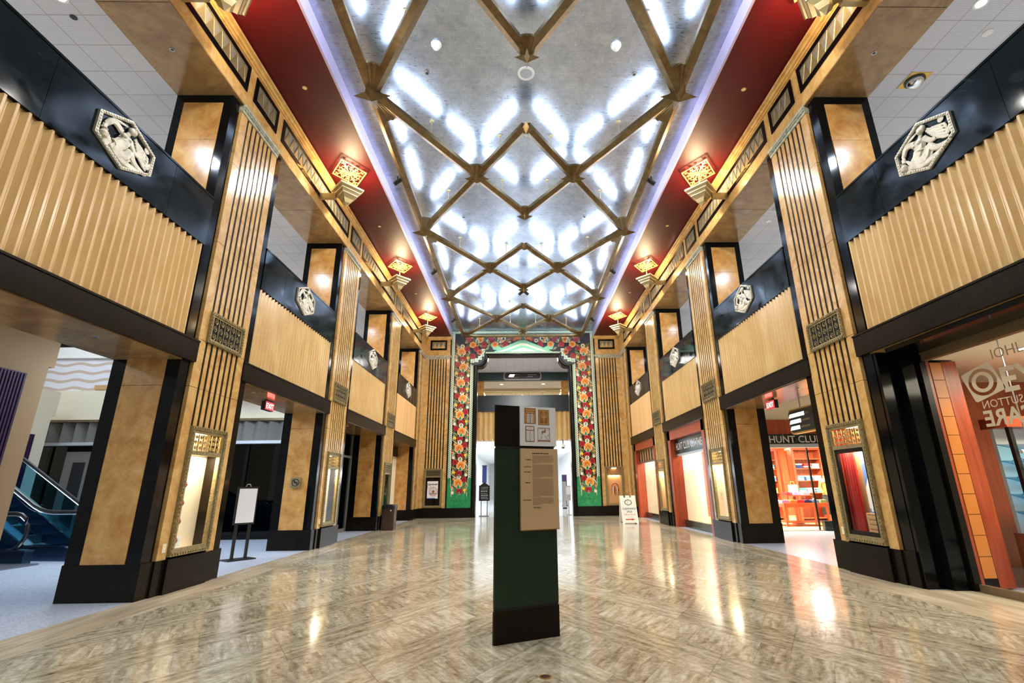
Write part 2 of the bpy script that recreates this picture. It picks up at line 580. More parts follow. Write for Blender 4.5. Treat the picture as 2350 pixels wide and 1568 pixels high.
def dup(root, loc, rz, label, group=None):
    c = root.copy()
    COL.objects.link(c)
    c.location = loc
    c.rotation_euler = (0, 0, rz)
    c['label'] = label
    if group:
        c['group'] = group
    for ch in list(root.children):
        d = ch.copy()
        COL.objects.link(d)
        d.parent = c
        for g_ in list(ch.children):
            e = g_.copy()
            COL.objects.link(e)
            e.parent = d
    return c


def circ(cy, cz, r_, k=24, ry=None, a0=0.0):
    ry = ry or r_
    return [(cy + r_ * math.cos(a0 + 2 * PI * i / k), cz + ry * math.sin(a0 + 2 * PI * i / k)) for i in range(k)]


ORD = ['first', 'second', 'third', 'fourth', 'fifth']
C0, STEP = 8.80, 6.03
YC = [C0 + STEP * k for k in range(4)]          # pier centres
YB = [C0 - STEP / 2 + STEP * k for k in range(4)]   # bay centres
YF = 27.75                                      # end wall
YS = -6.0                                       # open end behind the camera
UP = 5.715                                      # pier front plane
SIDES = (('left', -1, 0.0), ('right', 1, PI))

# ------------------------------------------------------------------ the setting
mb = MB(); mb.box(-5.78, 5.78, YS, YF + .3, -.2, 0, 'travertine'); mb.box(5.78, 6.36, YS, 7.7, -.2, .001, 'travertine'); struct('floor', mb)
mb = MB(); mb.box(-20, -5.78, YS, YF, -.2, -.001, 'terrazzo'); struct('floor_left_corridor', mb)
mb = MB(); mb.box(5.78, 20, YS, YF, -.2, -.001, 'terrazzo'); struct('floor_right_corridor', mb)
mb = MB(); mb.box(-4.6, 4.6, YF + .3, 70, -.2, -.001, 'white_paint'); mb.slots[0] = 'far_floor'
m = mat('far_floor', (0.72, 0.72, 0.70), 0.12); struct('floor_far_corridor', mb)
# ceilings
mb = MB()
for s in (-1, 1):
    a, b = sorted((s * 4.25, s * 5.75))
    mb.box(a, b, YS, YF, 10.16, 10.30, 'red_ceiling')
struct('ceiling_red', mb)
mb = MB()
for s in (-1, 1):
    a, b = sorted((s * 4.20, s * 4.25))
    mb.box(a, b, YS, YF, 10.155, 10.52, 'lavender_lit_side')
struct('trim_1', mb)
mb = MB(); mb.box(-4.4, 4.4, YS, YF, 10.52, 10.7, 'silver_leaf'); struct('ceiling', mb)
for side, s, rz in SIDES:
    def bx(mb_, u0, u1, y0, y1, z0, z1, m_):
        a_, b_ = sorted((s * u0, s * u1))
        return mb_.box(a_, b_, y0, y1, z0, z1, m_)
    # entablature beam with its cornice
    mb = MB()
    bx(mb, 5.70, 6.85, YS, YF, 8.98, 10.16, 'gold_marble')
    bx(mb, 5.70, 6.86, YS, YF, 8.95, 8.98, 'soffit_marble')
    for (u0, z0, z1) in ((5.66, 9.93, 9.98), (5.62, 9.98, 10.04), (5.56, 10.04, 10.10)):
        bx(mb, u0, 5.72, YS, YF, z0, z1, 'gold_marble')
    for k in range(-1, 12):
        bx(mb, 5.70, 6.85, 3.9 + k * 2.01, 3.908 + k * 2.01, 8.948, 8.951, 'kiosk_dark')
    struct('trim_beam_' + side, mb)
    # gallery behind the parapets
    mb = MB(); bx(mb, 6.86, 10.2, YS, YF, 8.97, 9.1, 'acoustic_tile'); struct('ceiling_gallery_' + side, mb)
    mb = MB(); bx(mb, 6.1, 10.2, YS, YF, 5.75, 5.9, 'white_paint'); struct('floor_gallery_' + side, mb)  # unseen floor, made white to bounce downlight onto the ceiling tiles
    mb = MB(); bx(mb, 10.2, 10.35, YS, YF, 5.75, 9.1, 'cream_wall'); struct('wall_gallery_' + side, mb)
    # corridor ceilings behind the ground-floor openings
    mb = MB()
    if s < 0:
        bx(mb, 6.9, 10.3, YS, 17.0, 4.75, 4.9, 'cream_wall')
        bx(mb, 10.2, 10.3, YS, 17.0, 4.9, 5.75, 'white_paint')
    else:
        bx(mb, 6.9, 14, 9.75, 17.2, 4.75, 4.9, 'cream_wall')
    struct('ceiling_corridor_' + side, mb)

# end wall with the arched doorway, seen beside and above the mosaic
def arch(w0, zs, wt, zt, k=10):
    """half outline of the opening with a scooped shoulder, from the floor up (right side)"""
    pts = [(w0, 0.0), (w0, zs)]
    for i in range(1, k):
        t = PI / 2 * i / k
        pts.append((w0 - (w0 - wt) * math.sin(t), zt - (zt - zs) * math.cos(t)))
    # concave quarter curve centred on the outer corner
    pts = [(w0, 0.0), (w0, zs)]
    for i in range(1, k + 1):
        t = PI / 2 * i / k
        pts.append((w0 - (w0 - wt) * (1 - math.cos(t)) , zs + (zt - zs) * math.sin(t)))
    return pts
def arch2(w0, zs, wt, zt, k=10):
    pts = [(w0, 0.0), (w0, zs), (w0 - .12, zs)]
    wa = w0 - .12
    for i in range(1, k + 1):
        t = PI / 2 * i / k
        pts.append((wa - (wa - wt) * math.sin(t), zs + (zt - .06 - zs) * (1 - math.cos(t))))
    pts.append((wt, zt))
    return pts
AIN = arch2(2.66, 8.28, 2.06, 8.97)
AOUT = arch2(2.90, 8.42, 2.20, 9.10)
mb = MB()
for s in (-1, 1):
    a, b = sorted((s * 2.90, s * 8.0))
    mb.box(a, b, YF, YF + .5, 0, 10.7, 'gold_marble')
# piece above the opening follows the outer arch outline
poly = [(x, z) for x, z in AOUT if z > 8.4] + [(-x, z) for x, z in AOUT[::-1] if z > 8.4]
k_ = len(poly)
top = [(x, z) for x, z in poly]
for i in range(len(top) - 1):
    (xa, za), (xb, zb) = top[i], top[i + 1]
    if abs(xa - xb) > 1e-6:
        mb.py([(xa, za), (xb, zb), (xb, 10.7), (xa, 10.7)], YF, YF + .5, 'gold_marble')
struct('wall_end', mb)
# next hall beyond the arch
mb = MB(); mb.box(-6.5, 6.5, YF + .5, 34.6, 9.5, 9.7, 'acoustic_tile'); struct('ceiling_next_hall', mb)
mb = MB()
for s in (-1, 1):
    a, b = sorted((s * 4.4, s * 4.55)); mb.box(a, b, YF + .5, 70, 0, 4.66, 'white_paint')
    a, b = sorted((s * 6.5, s * 6.65)); mb.box(a, b, YF + .5, 40, 4.6, 9.7, 'gold_marble')
struct('wall_far_corridor', mb)
mb = MB(); mb.box(-4.55, 4.55, 34.4, 70, 4.60, 4.75, 'white_paint'); struct('ceiling_far_corridor', mb)
mb = MB(); mb.box(-4.6, 4.6, 70, 70.2, 0, 4.7, 'white_paint'); struct('wall_far_end', mb)
mb = MB()
mb.box(-6.5, 6.5, 34.25, 34.6, 8.89, 9.5, 'teal_paint')
struct('trim_2', mb)
mb = MB()
mb.box(-6.5, 6.5, 34.6, 40.5, 8.89, 9.0, 'white_paint')
mb.box(-3.0, 3.0, 37.2, 40.5, 8.7, 8.9, 'cream_wall')
struct('ceiling_far_gallery', mb)
mb = MB(); mb.box(-6.5, 6.5, 40.5, 40.7, 6.5, 9.1, 'cream_wall'); struct('wall_far_gallery', mb)

# ------------------------------------------------------------------ piers
def groove_face(mb, z0, z1, half=.715, x=0.0):
    """fluted marble face: margins, ribs and seven dark grooves between z0 and z1"""
    gw, n_, g0 = .064, 7, .505
    pitch = (2 * g0 - gw) / (n_ - 1)
    mb.box(-.065, x, -half, -g0, z0, z1, 'gold_marble')
    mb.box(-.065, x, g0, half, z0, z1, 'gold_marble')
    for i in range(n_ - 1):
        a = -g0 + gw + i * pitch
        mb.box(-.065, x - .004, a, a + pitch - gw, z0, z1, 'gold_marble')
    mb.box(-.075, -.05, -g0, g0, z0, z1, 'frame_black')


def make_pier(label):
    t = thing('marble_pier', label, 'pillar')
    b = MB()
    b.box(-1.14, -.015, -1.0, 1.0, 0, .5, 'dark_base')
    b.box(-.3, .012, -.74, .74, 0, .5, 'dark_base')
    b.box(-.3, .06, -.53, .53, 0, .5, 'dark_base')
    b.build('base', t)
    b = MB()
    b.box(-1.135, -.50, -.975, .975, .5, 8.95, 'black_marble')
    b.box(-.50, -.045, -.975, -.76, .5, 8.95, 'black_marble')
    b.box(-.50, -.045, .76, .975, .5, 8.95, 'black_marble')
    b.box(-.50, -.09, -.76, .76, 2.62, 8.95, 'black_marble')
    b.box(-.50, -.09, -.76, -.50, .5, 2.62, 'black_marble')
    b.box(-.50, -.09, .50, .76, .5, 2.62, 'black_marble')
    b.build('shaft', t)
    b = MB()
    for (z0, z1) in ((.5, 3.2), (3.208, 4.03), (4.038, 5.9), (5.908, 7.6), (7.608, 8.79)):
        for s_ in (-1, 1):
            a, c = sorted((s_ * .505, s_ * .715))
            b.box(-.065, 0, a, c, z0, z1, 'gold_marble')
    b.build('marble_margin', t)
    b = MB()
    gw, n_, g0 = .064, 7, .505
    pitch = (2 * g0 - gw) / (n_ - 1)
    for i in range(n_ - 1):
        a = -g0 + gw + i * pitch
        for (z0, z1) in ((2.55, 3.2), (3.206, 4.03), (4.036, 5.9), (5.906, 7.6), (7.606, 8.79)):
            b.box(-.065, -.004, a, a + pitch - gw, z0, z1, 'gold_marble')
    b.box(-.06, -.016, -g0, g0, 2.56, 8.79, 'frame_black')
    b.build('fluting', t)
    b = MB()
    b.box(-.08, .02, -.72, .72, 8.79, 8.85, 'capital_stone')
    b.box(-.08, .035, -.72, .72, 8.85, 8.91, 'capital_stone')
    b.box(-.08, .05, -.72, .72, 8.91, 8.98, 'capital_stone')
    for i in range(18):
        y = -.68 + i * .08
        b.px([(y - .03, 8.86), (y + .03, 8.86), (y, 8.90)], .035, .048, 'capital_stone')
    b.build('capital', t)
    for s_ in (-1, 1):
        a, c = sorted((s_ * .975, s_ * .990))
        b = MB()
        b.box(-.90, -.26, a, c, .5, 3.16, 'amber_marble')
        b.box(-.90, -.26, a, c, 3.166, 3.60, 'amber_marble')
        b.build('side_panel', t)
        b = MB()
        b.box(-.965, -.215, a, c, 6.3, 7.9, 'amber_marble')
        b.box(-.965, -.215, a, c, 7.906, 8.76, 'amber_marble')
        b.build('side_panel', t)
    return t


PIERNOTE = {('left', 0): 'first fluted marble pier on the left, beside the escalator hall, with the cream lit showcase',
            ('left', 1): 'second fluted marble pier on the left, with a no smoking plaque on its side',
            ('left', 2): 'third fluted marble pier on the left, behind the dark trash can',
            ('right', 0): 'first fluted marble pier on the right, with the showcase of red curtain and blue poster',
            ('right', 1): 'second fluted marble pier on the right, between the clothes shop doorway and its window',
            ('right', 2): 'third fluted marble pier on the right, last one before the folding sale sign'}
pier0 = make_pier(PIERNOTE[('left', 0)])
pier0['group'] = 'fluted marble piers'
pier0.location = (-UP, YC[0], 0)
for side, s, rz in SIDES:
    for k in range(3):
        if (side, k) != ('left', 0):
            dup(pier0, (s * UP, YC[k], 0), rz, PIERNOTE[(side, k)])
# corner pilasters where the side arcades meet the end wall
t = thing('corner_pilaster', 'plain marble pilaster in the far left corner beside the poster showcase', 'pillar', (-UP, YC[3], 0), 0, 'corner pilasters')
b = MB(); b.box(-1.14, -.015, -1.0, .86, 0, .5, 'dark_base'); b.box(-.3, .03, -.60, .86, 0, .5, 'dark_base'); b.build('base', t)
b = MB(); b.box(-1.135, -.05, -.975, .86, .5, 8.95, 'black_marble'); b.build('shaft', t)
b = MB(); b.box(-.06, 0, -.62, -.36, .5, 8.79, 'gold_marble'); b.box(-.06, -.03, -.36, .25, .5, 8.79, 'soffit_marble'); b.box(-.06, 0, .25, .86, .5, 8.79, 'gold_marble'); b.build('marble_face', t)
b = MB(); b.box(-.08, .03, -.66, .86, 8.79, 8.88, 'capital_stone'); b.box(-.08, .05, -.66, .86, 8.88, 8.98, 'capital_stone'); b.build('capital', t)
b = MB(); b.box(-.90, -.26, -.99, -.975, .5, 3.60, 'amber_marble'); b.build('side_panel', t); b = MB(); b.box(-.965, -.215, -.99, -.975, 6.3, 7.9, 'amber_marble'); b.box(-.965, -.215, -.99, -.975, 7.906, 8.76, 'amber_marble'); b.build('side_panel', t)
c = dup(t, (UP, YC[3], 0), 0, 'plain marble pilaster in the far right corner beside the feather wreath showcase')
c.scale = (-1, 1, 1)

# wall piers flanking the mosaic (local x towards the camera, so turned a quarter)
def end_pier(label, x):
    t = thing('fluted_wall_pier', label, 'pillar', (x, YF, 0), -PI / 2, 'fluted end wall piers')
    b = MB(); b.box(-.02, .10, -.78, .78, 0, .5, 'dark_base'); b.build('base', t)
    b = MB()
    for (z0, z1) in ((.5, 3.2), (3.21, 5.5), (5.51, 7.6), (7.61, 8.79)):
        for s_ in (-1, 1):
            a, c_ = sorted((s_ * .505, s_ * .74))
            b.box(0, .07, a, c_, z0, z1, 'gold_marble')
    b.build('marble_margin', t)
    b = MB()
    for i in range(6):
        a = -.505 + .064 + i * (.946 / 6)
        for (z0, z1) in ((2.55, 3.2), (3.21, 5.5), (5.51, 7.6), (7.61, 8.79)):
            b.box(0, .066, a, a + .946 / 6 - .064, z0, z1, 'gold_marble')
    b.box(0, .052, -.505, .505, 2.56, 8.79, 'frame_black')
    b.build('fluting', t)
    b = MB(); b.box(-.01, .09, -.76, .76, 8.79, 8.88, 'capital_stone'); b.box(-.01, .11, -.76, .76, 8.88, 9.0, 'capital_stone'); b.build('capital', t)
    b = MB(); b.box(-.01, .08, -.76, .76, 9.0, 9.98, 'gold_marble'); b.box(-.01, .12, -.76, .76, 9.98, 10.16, 'gold_marble'); b.build('frieze_block', t)
    return t
end_pier('fluted marble wall pier left of the flower mosaic arch', -4.97)
end_pier('fluted marble wall pier right of the flower mosaic arch', 4.97)

# ------------------------------------------------------------------ balcony parapets between the piers
def make_parapet(label, flat=False):
    t = thing('balcony_parapet', label, 'balcony')
    H = 2.045
    b = MB()
    if flat:
        for i in range(4):
            w_ = 2 * H / 4
            b.box(-.16, -.02, -H + i * w_ + .004, -H + (i + 1) * w_ - .004, 3.98, 5.68, 'veneer')
    else:
        n_ = 29
        p_ = 2 * H / n_
        rid, val = [], []
        prof = []
        for i in range(n_):
            y = -H + i * p_
            prof += [(y + .004, -.085), (y + p_ * .40, -.040), (y + p_ * .60, -.040), (y + p_ - .004, -.085)]
        vs, fs = [], []
        for (y, x) in prof:
            d = 0.055 * (x + .085) / .045
            vs += [(-.14, y, 3.98), (x, y, 3.985 + 0.05 - d * .9), (x, y, 5.675 - 0.05 + d * .9), (-.14, y, 5.68)]
        for i in range(len(prof) - 1):
            a = i * 4
            for q in range(3):
                fs.append((a + q, a + q + 1, a + q + 5, a + q + 4))
        fs.append((0, 1, 2, 3)); k2 = (len(prof) - 1) * 4; fs.append((k2, k2 + 1, k2 + 2, k2 + 3))
        fs.append([i * 4 for i in range(len(prof))] + [i * 4 + 3 for i in range(len(prof))][::-1])
        b.add(vs, fs, 'pleat_marble')
        b.box(-.142, -.089, -H, H, 3.98, 5.68, 'pleat_marble')
    b.build('pleated_panel' if not flat else 'veneer_panel', t)
    b = MB()
    b.box(-.40, -.145, -H, H, 3.62, 6.55, 'black_marble')
    b.build('core', t)
    b = MB()
    for (y0, y1) in ((-H, -1.05), (-1.045, 0), (.005, 1.05), (1.055, H)):
        b.box(-.40, -.03, y0, y1, 5.68, 6.62, 'blue_black_marble')
    b.box(-.42, -.02, -H, H, 6.60, 6.635, 'blue_black_marble')
    b.build('coping_band', t)
    b = MB()
    b.box(-.40, .03, -H - .26, H + .26, 3.61, 3.975, 'dark_base')
    b.box(-.40, .045, -H - .26, H + .26, 3.955, 3.985, 'dark_base')
    b.build('lintel', t)
    b = MB()
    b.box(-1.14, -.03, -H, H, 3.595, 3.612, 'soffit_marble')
    b.build('soffit', t)
    return t


BAYN = ['nearest the camera', 'of the second bay', 'of the third bay', 'of the farthest bay']
par = make_parapet('pleated marble balcony front of the left bay nearest the camera, above the escalator')
par['group'] = 'pleated balcony fronts'
par.location = (-UP, YB[0], 0)
NOTE = {('left', 1): 'pleated marble balcony front above the left exit sign', ('left', 2): 'pleated marble balcony front above the dark doorway of the third left bay',
        ('right', 0): 'pleated marble balcony front of the right bay nearest the camera, above the eye clinic', ('right', 1): 'pleated marble balcony front above the right exit sign and hanging directory',
        ('right', 2): 'pleated marble balcony front above the clothes shop window with the white shop name'}
for side, s, rz in SIDES:
    for k in range(3):
        if (side, k) != ('left', 0):
            dup(par, (s * UP, YB[k], 0), rz, NOTE[(side, k)])
flat = make_parapet('flat veneered balcony front of the far left bay, above the pale doorway', True)
flat['group'] = 'flat balcony fronts'
flat.location = (-UP, YB[3], 0)
dup(flat, (UP, YB[3], 0), PI, 'flat veneered balcony front of the far right bay, above the last shop window')

# ------------------------------------------------------------------ relief medallions on the coping bands
def make_medallion(label, mirror=1):
    t = thing('relief_medallion', label, 'relief')
    hexa = [(-.50, -.17), (-.50, .17), (0, .40), (.50, .17), (.50, -.17), (0, -.40)]
    b = MB()
    k = len(hexa)
    for i in range(k):
        (ya, za), (yb, zb) = hexa[i], hexa[(i + 1) % k]
        q = [(ya, za), (yb, zb), (yb * .9, zb * .88), (ya * .9, za * .88)]
        b.px(q, 0, .035, 'relief_silver')
        L = math.hypot(yb - ya, zb - za)
        nb = int(L / .045)
        for j in range(nb):
            f = (j + .5) / nb
            y, z = (ya + (yb - ya) * f) * .95, (za + (zb - za) * f) * .94
            b.ball((.038, y, z), .014, .017, .017, 'relief_silver', 6, 4)
    b.build('rim', t, True)
    b = MB()
    def limb(pts, rr):
        # smooth the joints with a Catmull-Rom curve
        if len(pts) > 2:
            rl = rr if isinstance(rr, list) else [rr] * len(pts)
            P_, Q_ = [], []
            for i in range(len(pts) - 1):
                p0, p1, p2, p3 = pts[max(i - 1, 0)], pts[i], pts[i + 1], pts[min(i + 2, len(pts) - 1)]
                for j in range(4):
                    f_ = j / 4
                    P_.append(tuple(.5 * (2 * p1[k] + (p2[k] - p0[k]) * f_ + (2 * p0[k] - 5 * p1[k] + 4 * p2[k] - p3[k]) * f_ ** 2 + (3 * p1[k] - p0[k] - 3 * p2[k] + p3[k]) * f_ ** 3) for k in (0, 1)))
                    Q_.append(rl[i] + (rl[i + 1] - rl[i]) * f_)
            pts, rr = P_ + [pts[-1]], Q_ + [rl[-1]]
        rr = [q * 1.05 for q in rr] if isinstance(rr, list) else rr * .9
        b.tube([(.018, mirror * y, z) for (y, z) in pts], rr, 'relief_silver', 8, (.62, 1, 1))
    limb([(-.06, .13), (-.05, .02), (-.12, -.10), (-.20, -.15)], [.06, .095, .085, .08])     # torso
    limb([(-.04, .10), (0, .18), (.02, .22)], [.04, .03, .03])                                 # neck
    b.ball((.03, mirror * .02, .235), .045, .05, .06, 'relief_silver')
    for sg in (-1, 1):
        b.ball((.055, mirror * (-.06 + sg * .045), .06), .035, .035, .035, 'relief_silver')                        # head
    b.ball((.025, mirror * .05, .25), .04, .06, .06, 'relief_silver')                        # hair knot
    limb([(-.12, .12), (-.27, .17), (-.37, .03), (-.36, -.05)], [.045, .045, .035, .028])      # raised arm
    limb([(.04, .10), (.13, -.01), (.22, -.03)], [.042, .036, .028])                           # other arm
    limb([(-.20, -.16), (-.02, -.20), (.08, -.06)], [.085, .075, .055])                        # thigh
    limb([(.08, -.06), (.18, -.17), (.34, -.21), (.42, -.20)], [.055, .045, .035, .022])       # shin and foot
    limb([(-.24, -.16), (-.08, -.26), (.14, -.27), (.28, -.25)], [.07, .06, .045, .03])        # other leg
    for i in range(6):                                                                          # drapery folds
        a = i * .022
        limb([(-.33 + a, -.02 - a), (-.26 + a, -.17 - a * .6), (-.08 + a, -.27 + a * .5), (.06 + a, -.24 + a)], .014)
    for i in range(5):                                                                          # streaming leaves
        limb([(.10 + .02 * i, .17 - .035 * i), (.24 + .02 * i, .12 - .055 * i), (.40, .06 - .05 * i)], [.02, .026, .012])
    for i in range(4):                                                                          # foliage behind the figure
        limb([(-.42 + .02 * i, -.02 - .05 * i), (-.34 + .03 * i, -.12 - .05 * i), (-.20 + .04 * i, -.24 - .02 * i)], [.012, .02, .008])
        limb([(.12 + .08 * i, .20 - .04 * i), (.18 + .07 * i, .12 - .03 * i), (.22 + .06 * i, .02 - .03 * i)], [.01, .022, .008])
        limb([(.22 + .05 * i, -.05 - .02 * i), (.30 + .045 * i, -.08), (.40 + .02 * i, -.06 + .03 * i)], [.008, .02, .01])
    limb([(-.05, .26), (-.16, .24), (-.30, .21)], [.012, .02, .01])
    b.lathe([(.02, -.07), (.05, -.05), (.06, 0), (.03, .05), (.045, .07)], (.03, mirror * -.38, -.11), 'relief_silver', 10)
    b.lathe([(.001, .0), (.05, .01), (.05, .02), (.001, .03)], (.0, mirror * .35, .17), 'relief_silver', 10, 'x')
    b.build('figure', t, True)
    return t


XB = UP + .028
md = make_medallion('silver relief medallion on the black band of the left bay nearest the camera')
md['group'] = 'silver relief medallions'
BN = ['nearest the camera', 'second from the camera', 'third from the camera', 'farthest from the camera']
for side, s, rz in SIDES:
    for k in range(4):
        loc = (s * XB, (5.86, 11.86, YB[2], YB[3])[k], 6.21)
        if (side, k) == ('left', 0):
            md.location = loc
        else:
            dup(md, loc, rz, 'silver relief medallion on the black band of the %s bay %s' % (side, BN[k]))

# ------------------------------------------------------------------ showcases, scroll grilles
def scrolls(b, y0, y1, z0, z1, x, n_, m_='old_bronze'):
    """columns of iron scrollwork between upright bars"""
    p_ = (y1 - y0) / n_
    for i in range(n_ + 1):
        y = y0 + i * p_
        b.box(x - .008, x + .008, y - .007, y + .007, z0, z1, m_)
    h = (z1 - z0) / 3
    for i in range(n_):
        yc = y0 + (i + .5) * p_
        for j in range(3):
            zc = z0 + (j + .5) * h
            rr_ = min(p_, h) * .36
            pts = []
            for q in range(13):
                tt = q / 12 * 2 * PI * 1.1 + (PI / 2 if j % 2 else -PI / 2)
                sc = rr_ * (1 - .45 * q / 12)
                pts.append((x, yc + sc * math.cos(tt), zc + sc * math.sin(tt)))
            b.tube(pts, .008, m_, 5)
            b.ball((x, yc, zc), .012, .015, .015, m_, 6, 4)


def bead_frame(b, y0, y1, z0, z1, x, step_, m_='old_bronze'):
    """rope-like beads along a rectangular frame"""
    def run(p, q):
        L = math.hypot(q[0] - p[0], q[1] - p[1])
        k = max(2, int(L / step_))
        for i in range(k):
            f = (i + .5) / k
            b.box(x, x + .012, p[0] + (q[0] - p[0]) * f - .012, p[0] + (q[0] - p[0]) * f + .012, p[1] + (q[1] - p[1]) * f - .016, p[1] + (q[1] - p[1]) * f + .016, m_)
    run((y0, z0), (y0, z1)); run((y1, z0), (y1, z1)); run((y0, z1), (y1, z1)); run((y0, z0), (y1, z0))


def make_case(label, back, side_l, side_r, lamp=True, dark_rim=False, depth=.22, glow='lamp_warm', clear=True):
    t = thing('showcase', label, 'showcase')
    b = MB()
    b.frame(-.50, .50, .53, 2.57, .055, -.03, .055, 'old_bronze', .06)
    b.frame(-.445, .445, .59, 2.51, .05, -.03, .035, 'old_bronze', .05)
    b.box(-.03, .04, -.40, .40, 2.10, 2.17, 'old_bronze')
    bead_frame(b, -.472, .472, .56, 2.54, .055, .06)
    b.build('frame', t)
    b = MB()
    scrolls(b, -.37, .37, 2.18, 2.45, .012, 6)
    b.build('grille', t)
    if dark_rim:
        b = MB(); b.frame(-.395, .395, .64, 2.10, .05, -.03, .02, 'frame_black', .07); b.build('inner_frame', t)
    b = MB(); b.box(-.006, .0, -.39, .39, .64, 2.10, 'glass_clear'); b.build('glass_pane', t)
    b = MB()
    b.box(-depth - .03, -depth, -.46, .46, .55, 2.55, back)
    b.box(-depth, -.03, -.48, -.445, .55, 2.55, side_l)
    b.box(-depth, -.03, .445, .48, .55, 2.55, side_r)
    b.box(-depth, -.03, -.46, .46, .55, .60, back)
    b.box(-depth, -.03, -.46, .46, 2.54, 2.58, back)
    b.build('niche', t)
    if lamp:
        b = MB(); b.box(-.17, -.06, -.12, .12, 2.47, 2.50, glow); b.build('lamp', t)
        l_ = light('showcase_lamp', 'AREA', (-.11, 0, 2.10), 26, (1.0, .84, .62), .16, .6)
        l_.parent = t
    return t


make_case('showcase in the first left pier with a blank cream display board and rose garland', 'niche_cream', 'niche_orange', 'kiosk_dark').location = (-UP, YC[0], 0)
make_case('lit showcase in the second left pier, half cream and half dark', 'niche_cream', 'niche_cream', 'kiosk_dark').location = (-UP, YC[1], 0)
make_case('dim showcase in the third left pier reflecting the flower mosaic', 'frame_black', 'kiosk_dark', 'frame_black', False).location = (-UP, YC[2], 0)
cs = make_case('showcase in the first right pier with a red curtain, blue poster and wooden drawers', 'light_wood', 'red_curtain', 'red_wood', True, True); cs.location = (UP, YC[0], 0); cs.rotation_euler.z = PI
cs = make_case('showcase in the second right pier with a pale round crest on its glass', 'niche_cream', 'paper_tan', 'cloth_navy'); cs.location = (UP, YC[1], 0); cs.rotation_euler.z = PI
cs = make_case('narrow-looking showcase in the third right pier with green cloth inside', 'niche_orange', 'paper_tan', 'sign_green', True); cs.location = (UP, YC[2], 0); cs.rotation_euler.z = PI
cs = make_case('dark showcase left of the mosaic arch holding a round-badge poster', 'kiosk_dark', 'frame_black', 'frame_black', False, depth=.06); cs.location = (-4.97, YF - .09, 0); cs.rotation_euler.z = -PI / 2
cs = make_case('orange lit showcase right of the mosaic arch holding a feather wreath', 'niche_orange', 'niche_orange', 'niche_orange', True, depth=.075); cs.location = (4.97, YF - .09, 0); cs.rotation_euler.z = -PI / 2
for o in cs.children:
    if o.name.startswith('lamp'):
        o.location.x = .09
        o.scale.x = .8


def make_grille(label):
    t = thing('scroll_grille', label, 'grille')
    b = MB()
    b.frame(-.53, .53, 4.03, 4.60, .05, 0, .05, 'old_bronze', .05)
    b.frame(-.48, .48, 4.08, 4.55, .03, 0, .03, 'old_bronze', .03)
    bead_frame(b, -.505, .505, 4.055, 4.575, .05, .055)
    b.build('frame', t)
    b = MB(); b.box(-.01, .008, -.5, .5, 4.06, 4.57, 'black_void'); b.build('backing', t)
    b = MB(); scrolls(b, -.44, .44, 4.10, 4.53, .02, 5); b.build('scrollwork', t)
    return t


gr = make_grille('bronze scroll grille halfway up the first left pier')
gr['group'] = 'bronze scroll grilles'
gr.location = (-UP, YC[0], 0)
for side, s, rz in SIDES:
    for k in range(3):
        if (side, k) != ('left', 0):
            dup(gr, (s * UP, YC[k], 0), rz, 'bronze scroll grille halfway up the %s %s pier' % (ORD[k], side))

# ------------------------------------------------------------------ frieze lamp panels along the beam
def make_frieze(label, L):
    t = thing('frieze_panel', label, 'grille')
    b = MB(); b.frame(-L / 2, L / 2, 9.27, 9.88, .11, -.01, .02, 'black_marble', .11); b.build('frame', t)
    b = MB(); b.box(-.01, .004, -L / 2 + .1, L / 2 - .1, 9.37, 9.78, 'fin_gray'); b.build('backing', t)
    b = MB()
    b.frame(-L / 2 + .11, L / 2 - .11, 9.38, 9.77, .02, 0, .016, 'old_bronze', .02)
    n_ = max(3, round((L - .24) / .26))
    p_ = (L - .26) / n_
    for i in range(n_):
        y = -L / 2 + .13 + i * p_
        b.tube([(.012, y, 9.40), (.012, y + p_ * .62, 9.75)], .009, 'old_bronze', 5)
        b.tube([(.012, y + p_ * .62, 9.75), (.012, y + p_, 9.40)], .006, 'old_bronze', 5)
        b.px([(y, 9.40), (y + p_, 9.40), (y + p_ * .62, 9.74)], .004, .008, 'sconce_bronze')
    b.build('zigzag_grille', t)
    return t


sf = make_frieze('short zigzag frieze panel above the first left pier', .98)
sf['group'] = 'short frieze panels'
lf = make_frieze('long zigzag frieze panel over the left bay nearest the camera', 4.57)
lf['group'] = 'long frieze panels'
sf.location = (-5.70, YC[0], 0)
lf.location = (-5.70, YB[0], 0)
for side, s, rz in SIDES:
    for k in range(4):
        if k < 3 and (side, k) != ('left', 0):
            dup(sf, (s * 5.70, YC[k], 0), rz, 'short zigzag frieze panel above the %s %s pier' % (ORD[k], side))
        if (side, k) != ('left', 0):
            dup(lf, (s * 5.70, YB[k], 0), rz, 'long zigzag frieze panel over the %s bay %s' % (side, BN[k]))
for s, nm in ((-1, 'left'), (1, 'right')):
    dup(sf, (s * 4.97, YF - .08, .06), -PI / 2, 'short zigzag frieze panel on the end wall %s of the mosaic' % nm)

# ------------------------------------------------------------------ suspended bronze lattice under the silver ceiling
lat = thing('ceiling_lattice', 'bronze lattice of crossing bars hung beneath the silver ceiling', 'ceiling lattice', (0, YC[0], 9.885))
LX = 3.42
PN = [-STEP, 0, STEP, 2 * STEP, 3 * STEP]        # node positions along the hall, from the first pier


def bar(p, q, width=.235, h=.13, z=0.0, ext=0.0):
    """bar with a shallow ridge along its underside"""
    p, q = Vector((*p, 0)), Vector((*q, 0))
    d = (q - p).normalized()
    p, q = p - d * ext, q + d * ext
    e = Vector((-d.y, d.x, 0)) * width / 2
    rings = []
    for c in (p, q):
        rings.append([c + e + Vector((0, 0, z + h)), c + e + Vector((0, 0, z + .03)), c + Vector((0, 0, z - .03)), c - e + Vector((0, 0, z + .03)), c - e + Vector((0, 0, z + h))])
    return rings


